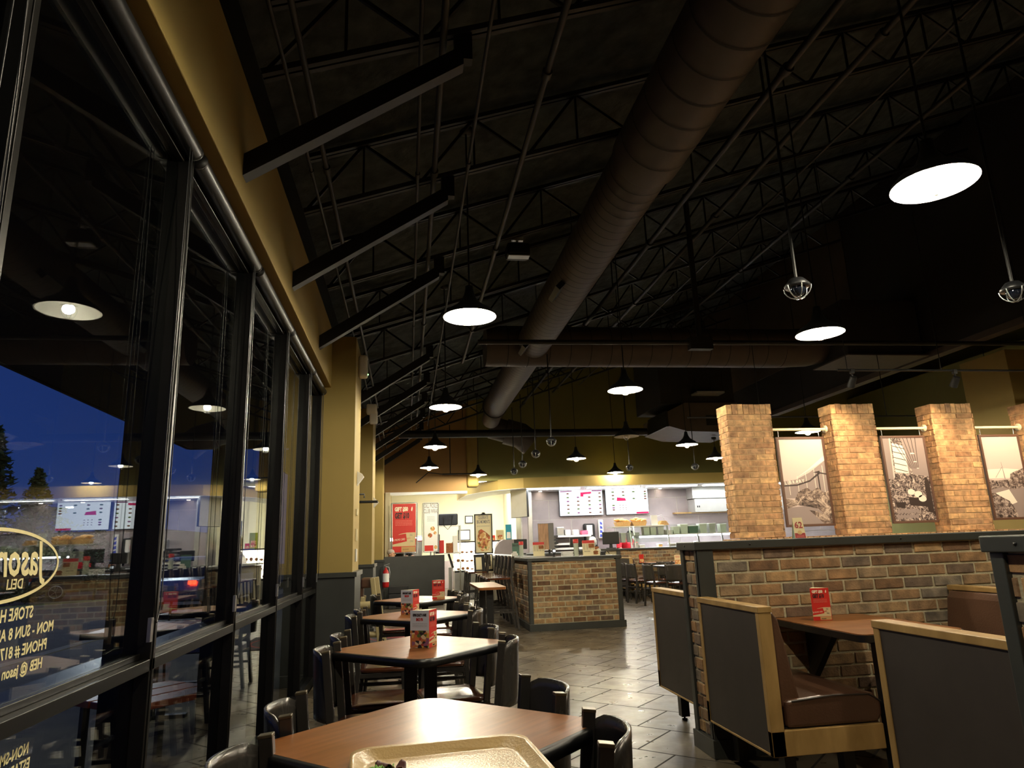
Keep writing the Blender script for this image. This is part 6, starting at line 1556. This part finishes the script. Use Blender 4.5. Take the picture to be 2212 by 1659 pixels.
# ================================================================ PEOPLE (far back)
def person(lab, loc, rot, joints, edges, radii, root, parts, skinm='skin'):
    r = thing('person', lab, 'person', loc, radians(rot))
    me = bpy.data.meshes.new('body'); me.from_pydata(joints, edges, []); me.materials.append(M(skinm))
    o = bpy.data.objects.new('body', me); COL.objects.link(o); o.parent = r
    md = o.modifiers.new('skin', 'SKIN'); 
    for v, rad in zip(me.skin_vertices[0].data, radii): v.radius = (rad, rad)
    me.skin_vertices[0].data[root].use_root = True
    sb = o.modifiers.new('sub', 'SUBSURF'); sb.levels = 1; sb.render_levels = 2
    for (name, fn, mt) in parts:
        m = MB(); fn(m); m.build(name, mt, r)
    return r
def face(m_, c, s=1.0): pass
def standing(lab, loc, rot, shirt, bend=0.3, cap=None, hair='hair_dark'):
    b_ = bend
    hip = (0, 0, .92); ch = (0, -b_ * .45, 1.30 - b_ * .1); nk = (0, -b_ * .75, 1.47 - b_ * .25); hd = (0, -b_ * .95, 1.56 - b_ * .3); tp = (0, -b_ * 1.05, 1.68 - b_ * .35)
    J = [hip, ch, nk, hd, tp, (.09, 0, .86), (.10, -.02, .48), (.10, .02, .07), (.10, -.12, .03), (-.09, 0, .86), (-.10, -.02, .48), (-.10, .02, .07), (-.10, -.12, .03),
         (.19, ch[1] - .02, ch[2] + .10), (.25, ch[1] - .08, ch[2] - .16), (.20, ch[1] - .32, ch[2] - .24), (.19, ch[1] - .40, ch[2] - .25), (-.19, ch[1] - .02, ch[2] + .10), (-.25, ch[1] - .08, ch[2] - .16), (-.20, ch[1] - .32, ch[2] - .24), (-.19, ch[1] - .40, ch[2] - .25)]
    E_ = [(0, 1), (1, 2), (2, 3), (3, 4), (0, 5), (5, 6), (6, 7), (7, 8), (0, 9), (9, 10), (10, 11), (11, 12), (1, 13), (13, 14), (14, 15), (15, 16), (1, 17), (17, 18), (18, 19), (19, 20)]
    RR = [.13, .15, .06, .085, .07, .085, .06, .045, .035, .085, .06, .045, .035, .06, .045, .035, .03, .06, .045, .035, .03]
    def top(m):
        m.tube([(0, hip[1], hip[2] - .04), (0, (hip[1] + ch[1]) / 2, 1.1), ch, (0, nk[1], nk[2] - .05)], [.165, .155, .185, .09], 16)
        for s in (1, -1):
            m.tube([(s * .14, ch[1], ch[2] + .1), (s * .23, ch[1] - .04, ch[2] - .02), (s * .26, ch[1] - .09, ch[2] - .16)], [.085, .075, .065], 12)
    def legs(m):
        for s in (1, -1): m.tube([(s * .085, 0, .94), (s * .10, -.02, .48), (s * .10, .02, .08)], [.115, .08, .06], 12)
    def hairf(m): m.ball((0, hd[1] + .015, hd[2] + .055), .098, 14, 10, 0, (.9, 1.0, .9))
    def capf(m): m.ball((0, hd[1] + .01, hd[2] + .075), .104, 14, 10, 0, (.92, 1.0, .75)); m.obox((0, hd[1] - .13, hd[2] + .06), .14, .12, .012)
    def eyes(m):
        for s in (1, -1): m.ball((s * .032, hd[1] - .082, hd[2] + .02), .010, 8, 6)
        m.box(-.02, .02, hd[1] - .09, hd[1] - .083, hd[2] - .045, hd[2] - .038)
    def nose(m): m.ball((0, hd[1] - .095, hd[2] - .005), .016, 8, 6); m.ball((.088, hd[1], hd[2]), .018, 8, 6); m.ball((-.088, hd[1], hd[2]), .018, 8, 6)
    P_ = [('shirt', top, shirt), ('trousers', legs, 'cloth_black'), ('hair', hairf, hair), ('eyes_and_mouth', eyes, 'hair_dark'), ('nose_and_ears', nose, 'skin')]
    if cap: P_.append(('cap', capf, cap))
    return person(lab, loc, rot, J, E_, RR, 0, P_)
standing('person in a red shirt bending over the line behind the glass case', (5.68, 18.14, 0), 8, 'cloth_red', 0.55)
standing('person with a red cap reaching across a counter behind the partition', (-0.33, 18.9, 0), 70, 'cloth_black', 0.55, 'cloth_red')
def sitter(lab, loc, rot):
    r = thing('person', lab, 'person', loc, radians(rot))
    J = [(0, 0, .48), (0, .02, .85), (0, .02, 1.02), (0, 0, 1.12), (0, 0, 1.24), (.09, -.05, .48), (.10, -.42, .48), (.10, -.40, .07), (.10, -.52, .04), (-.09, -.05, .48), (-.10, -.42, .48), (-.10, -.40, .07), (-.10, -.52, .04), (.18, .02, .93), (.22, -.05, .70), (.16, -.28, .74), (-.18, .02, .93), (-.22, -.05, .70), (-.16, -.28, .74)]
    E_ = [(0, 1), (1, 2), (2, 3), (3, 4), (0, 5), (5, 6), (6, 7), (7, 8), (0, 9), (9, 10), (10, 11), (11, 12), (1, 13), (13, 14), (14, 15), (1, 16), (16, 17), (17, 18)]
    RR = [.14, .15, .06, .088, .075, .09, .065, .045, .035, .09, .065, .045, .035, .06, .045, .035, .06, .045, .035]
    me = bpy.data.meshes.new('body'); me.from_pydata(J, E_, []); me.materials.append(M('skin'))
    o = bpy.data.objects.new('body', me); COL.objects.link(o); o.parent = r
    o.modifiers.new('skin', 'SKIN')
    for v, rad in zip(me.skin_vertices[0].data, RR): v.radius = (rad, rad)
    me.skin_vertices[0].data[0].use_root = True
    sb = o.modifiers.new('sub', 'SUBSURF'); sb.levels = 1; sb.render_levels = 2
    m = MB(); m.tube([(0, 0, .44), (0, .01, .7), (0, .02, .88), (0, .02, .98)], [.17, .165, .19, .09], 16)
    for s in (1, -1): m.tube([(s * .14, .02, .93), (s * .22, -.02, .82), (s * .23, -.06, .70), (s * .17, -.26, .745)], [.08, .07, .06, .045], 12)
    m.build('shirt', 'cloth_black', r)
    m = MB(); m.ball((0, .03, 1.20), .098, 14, 10, 0, (.92, .95, .75)); m.build('hair', 'hair_grey', r)
    m = MB()
    for s in (1, -1): m.ball((s * .032, -.082, 1.17), .010, 8, 6)
    m.build('eyes', 'hair_dark', r)
    m = MB(); m.ball((0, -.095, 1.14), .017, 8, 6); m.ball((.09, 0, 1.14), .02, 8, 6); m.ball((-.09, 0, 1.14), .02, 8, 6); m.build('nose_and_ears', 'skin', r)
    m = MB()
    for s in (1, -1): m.tube([(s * .085, 0, .48), (s * .10, -.42, .48), (s * .10, -.40, .08)], [.12, .08, .06], 12)
    m.build('trousers', 'cloth_black', r)
sitter('person with short grey hair seated behind the partition', (-0.38, 17.05, 0), 60)
chair(-0.50, 16.98, -30, 'dark metal chair under the seated person behind the partition', 'chairs behind the partition')
# ================================================================ OUTSIDE
m = MB(); m.box(-5.2, -1.06, -6, 34, -0.12, -0.06); struct(m.build('ground_walk', 'concrete_walk'))
m = MB(); m.box(-90, -5.2, -40, 110, -0.24, -0.20); struct(m.build('ground_road', 'asphalt'))
m = MB(); m.box(-5.4, -5.2, -6, 34, -0.22, -0.05); struct(m.build('ground_curb', 'curb'))
vg = [(-22, 18.0), (-14, 22.9), (-12.2, 24.2), (-9.7, 25.8), (-5.0, 28.4)]
m = MB(); m.prism(vg + [(x, y + 2.0) for x, y in reversed(vg)], -0.22, -0.10, 'z'); struct(m.build('ground_verge', 'grass_dusk'))
m = MB(); m.prism([(x + .03, y - .16) for x, y in vg] + list(reversed(vg)), -0.22, -0.07, 'z'); struct(m.build('ground_curb_far', 'curb'))
# eave over the patio, stepping at its far end
def eave(x0, x1, y0, y1, z, lab):
    r = thing('roof_eave', lab, 'roof', (0, 0, z))
    m = MB(); m.box(x0, x1, y0, y1, 0, 0.06); m.build('soffit', 'eave_soffit', r)
    m = MB(); m.box(x0 - .05, x0, y0, y1, -0.02, 0.30); m.box(x0, x1, y1, y1 + .05, -0.02, 0.30); m.build('fascia', 'eave_fascia', r)
    m = MB()
    for (a, c) in ((x0 + .3, y0 + 1), ): m.box(a, a + .01, c, c + .01, 0, 0.01)
    m.box(x0, x1, y0, y1, 0.06, 0.28); m.build('deck', 'steel_black', r)
eave(-4.6, -1.06, -6, 15.3, 3.50, 'deep dark eave projecting over the patio outside the windows')
eave(-3.4, -1.06, 17.6, 30, 3.50, 'second eave farther along the building outside')
m = MB(); m.box(-2.2, -1.06, 16.0, 16.3, -0.06, 3.5); tag(m.build('patio_wall', 'paint_olive_yellow'), 'olive side wall at the far end of the patio outside', 'wall')
# patio tables and chairs
def patio_table(y, lab):
    r = thing('patio_table', lab, 'table', (-2.15, y, -0.06), 0, 'patio tables outside the windows')
    m = MB()
    for k in range(7): m.box(-0.40 + .115 * k, -0.40 + .115 * k + .105, -0.42, 0.42, 0.72, 0.745)
    m.build('slat_top', 'patio_wood', r)
    m = MB(); m.box(-.42, .42, -.44, -.42, .70, .748); m.box(-.42, .42, .42, .44, .70, .748); m.box(-.04, .04, -.04, .04, .03, .72); m.box(-.3, .3, -.04, .04, 0, .03); m.box(-.04, .04, -.3, .3, 0, .03); m.build('metal_frame', 'steel_black', r)
for y, lab in ((2.6, 'red-brown slatted patio table nearest outside the windows'), (6.6, 'red-brown slatted patio table second outside the windows'), (8.2, 'red-brown slatted patio table third outside the windows')): patio_table(y, lab)
def patio_chair(x, y, rot, lab):
    r = thing('patio_chair', lab, 'chair', (x, y, -0.06), radians(rot), 'patio chairs outside')
    m = MB()
    for s in (-.22, .22): m.tube([(.22, s, 0), (.20, s, .42), (-.18, s, .42), (-.28, s, .88)], .013, 8); m.tube([(-.25, s, 0), (-.18, s, .42)], .013, 8)
    m.build('frame', 'steel_black', r)
    m = MB()
    for k in range(6): m.box(-.18 + .065 * k, -.13 + .065 * k, -.21, .21, .425, .437)
    for k in range(5): m.obox((-.20 - .018 * k, 0, .52 + .075 * k), .01, .42, .05)
    m.build('slats', 'frame_bronze', r)
for x, y, rot, lab in ((-2.15, 1.8, 90, 'dark slatted patio chair before the nearest patio table'), (-2.15, 7.4, -90, 'dark slatted patio chair beyond the second patio table')):
    patio_chair(x, y, rot, lab)
r = thing('patio_bench', 'red-brown plank bench set at an angle just outside the second window', 'bench', (-1.62, 4.93, -0.06), radians(50))
for k in range(3):
    m = MB(); m.box(-.30, .34, -.30 + .21 * k, -.11 + .21 * k, .445, .485); m.build('plank', 'patio_wood', r, bevel=.006)
for sx_ in (-.24, .26):
    for sy_ in (-.24, .26):
        m = MB(); m.box(sx_ - .02, sx_ + .02, sy_ - .02, sy_ + .02, 0, .445); m.build('leg', 'steel_black', r)
# cars
def car(x, y, rot, paint, lab, lights=False, k=1.0):
    r = thing('car', lab, 'car', (x, y, -0.20), radians(rot))
    body = [(-2.2, .35), (-2.25, .62), (-2.15, .88), (-1.6, .95), (1.1, .93), (2.0, .82), (2.22, .62), (2.2, .35), (1.75, .30), (1.65, .52), (1.42, .64), (1.18, .52), (1.08, .30), (-1.05, .30), (-1.15, .52), (-1.38, .64), (-1.62, .52), (-1.72, .30)]
    m = MB(); m.prism(body, -.88, .88, 'y'); m.build('body', paint, r, bevel=.05, seg=2)
    cab = [(-1.75, .92), (-1.25, 1.38), (-.7, 1.47), (.15, 1.45), (.65, 1.28), (1.15, .92)]
    m = MB(); m.prism(cab, -.72, .72, 'y'); m.build('cabin', 'car_glass', r, bevel=.05)
    m = MB(); m.prism([(-1.2, 1.37), (-.7, 1.475), (.15, 1.46), (.6, 1.30), (.15, 1.43), (-.7, 1.44)], -.70, .70, 'y'); m.build('roof', paint, r)
    for wx in (-1.38, 1.42):
        for s in (-1, 1):
            m = MB(); m.lathe([(0, -.10), (.32, -.10), (.34, -.06), (.34, .06), (.32, .10), (0, .10)], (wx, s * .80, .34), 24, 0, 'y'); wh = m.build('wheel', 'tyre', r)
            m = MB()
            for q in range(5):
                a = 2 * pi * q / 5; m.bar((wx, s * .905, .34), (wx + .2 * cos(a), s * .905, .34 + .2 * sin(a)), .01, .05, up=(0, 1, 0))
            m.tube([(wx + .22 * cos(2 * pi * j / 20), s * .903, .34 + .22 * sin(2 * pi * j / 20)) for j in range(20)], .018, 5, closed=True); m.build('rim', 'steel', wh)
    m = MB(); m.box(2.14, 2.24, -.8, -.5, .60, .74); m.box(2.14, 2.24, .5, .8, .60, .74); m.build('headlight', 'steel_bright', r)
    m = MB(); m.box(-2.26, -2.20, -.80, -.60, .76, .86); m.box(-2.26, -2.20, .60, .80, .76, .86); m.build('tail_light', 'tail_red' if lights else 'card_red_deep', r)
    m = MB(); m.box(-2.27, -2.24, -.26, .26, .62, .74); m.build('number_plate', 'plastic_white', r)
car(-5.75, 21.9, 77, 'car_paint_silver', 'silver car with lit red tail lights nearest the windows outside', True)
car(-6.0, 28.6, 80, 'car_paint_black', 'dark car ahead of the silver car with lit tail lights', True)
car(-12.3, 30.6, 24, 'car_paint_black', 'dark car parked behind the small tree on the verge')
car(-9.4, 33.6, 22, 'car_paint_black', 'dark car parked second behind the verge')
car(-9.8, 38.0, 12, 'car_paint_silver', 'pale car parked at the far side of the lot, right')
car(-15.8, 40.0, 12, 'car_paint_silver', 'pale car parked at the far side of the lot, left')
car(-13.2, 45.0, 90, 'car_paint_grey', 'grey car parked farthest away across the lot')
# trees
def tree(x, y, h, rad, lab, seed, conic=True):
    rn = random.Random(seed)
    r = thing('tree', lab, 'tree', (x, y, -0.1), 0, 'trees across the road')
    m = MB(); m.tube([(0, 0, 0), (.05, 0, h * .4), (0, 0, h * .9)], [rad * .10, rad * .07, .02], 8)
    for k in range(8):
        z = h * rn.uniform(.25, .8); a = rn.uniform(0, 2 * pi); m.tube([(0, 0, z), (rad * .6 * cos(a), rad * .6 * sin(a), z + h * .08)], [.04, .01], 5)
    m.build('trunk', 'bark', r)
    m = MB()
    for k in range(1500):
        z = rn.random() ** 0.8; lim = rad * ((1 - z) ** 0.7 if conic else (sin(pi * min(1, z + .12)) ** .5 if z < .88 else .4)) * rn.uniform(.3, 1.05); a = rn.uniform(0, 2 * pi)
        c = Vector((lim * cos(a), lim * sin(a), h * (.22 + .78 * z))); s = rn.uniform(.10, .22) * h / 6
        u = Vector((rn.uniform(-1, 1), rn.uniform(-1, 1), rn.uniform(-.5, .5))).normalized(); v = u.cross(Vector((rn.uniform(-1, 1), rn.uniform(-1, 1), 1))).normalized()
        m.add([c - u * s, c + v * s * .45, c + u * s, c - v * s * .45], [(0, 1, 2, 3)])
    m.build('foliage', 'tree_leaf', r)
tree(-14.65, 30.0, 5.0, 1.15, 'conical dark tree across the road seen through the first window', 1)
tree(-17.2, 31.5, 7.0, 1.5, 'taller dark tree cut off by the left picture edge', 2)
tree(-10.9, 26.9, 2.4, .5, 'thin bare-stemmed young tree on the grass verge', 3, False)
tree(-24.5, 52.0, 5.0, 2.6, 'broad tree far across the parking lot by the lit lamps', 4, False)
r = thing('hedge', 'low dark green hedge behind the grass verge', 'hedge', (-15.0, 26.2, -.12))
m = MB(); rn = random.Random(8)
for k in range(1600):
    t = rn.random(); c = Vector((-2.6 + 4.6 * t, -1.0 + 2.6 * t + rn.uniform(-.5, .5), rn.uniform(0.05, .80) * (1 - .3 * t))); s_ = rn.uniform(.08, .16)
    u = Vector((rn.uniform(-1, 1), rn.uniform(-1, 1), rn.uniform(-.6, .6))).normalized(); v = u.cross(Vector((rn.uniform(-1, 1), .3, 1))).normalized()
    m.add([c - u * s_, c + v * s_ * .6, c + u * s_, c - v * s_ * .6], [(0, 1, 2, 3)])
m.build('foliage', 'tree_leaf', r)
def street(x, y, h, lab):
    r = thing('street_lamp', lab, 'street lamp', (x, y, -.2), 0, 'parking lot lamps')
    m = MB(); m.tube([(0, 0, 0), (0, 0, h)], [.09, .05], 8); m.tube([(0, 0, h), (.5, 0, h + .1)], .04, 6); m.build('pole', 'steel', r)
    m = MB(); m.box(.35, .75, -.12, .12, h + .05, h + .13); m.build('head', 'street_glow', r)
street(-26.2, 50, 4.9, 'lit parking lot lamp, brightest, far left through the window')
street(-24.9, 54.6, 5.2, 'lit parking lot lamp beside the brightest one')
m = MB(); m.box(-60, -20, 62, 90, -.2, 3.6); tag(m.build('distant_building', 'paint_brown_dark'), 'low dark building across the parking lot', 'building')
l = bpy.data.lights.new('lot_fill_light', 'POINT'); l.energy = 420; l.color = (.85, .92, 1.0); l.shadow_soft_size = .4  # fill light added over the verge and cars, no lamp post here
o = bpy.data.objects.new('lot_fill_light', l); COL.objects.link(o); o.location = (-9, 24, 6.5)
# stop sign beyond the patio
r = thing('stop_sign', 'red octagonal stop sign outside past the last window pane', 'sign', (-1.85, 13.0, -.1))
m = MB(); m.tube([(0, .03, 0), (0, .03, 1.9)], .025, 8); m.build('post', 'steel', r)
m = MB(); m.prism([(.30 * cos(radians(22.5 + 45 * k)), 1.55 + .30 * sin(radians(22.5 + 45 * k))) for k in range(8)], -.004, .004, 'y'); m.build('plate', 'card_red', r)
text('word', 'STOP', .20, (0, -.006, 1.49), (1, 0, 0), (0, 0, 1), 'paper_white', r, sx=.8, align='CENTER', bold=.002)
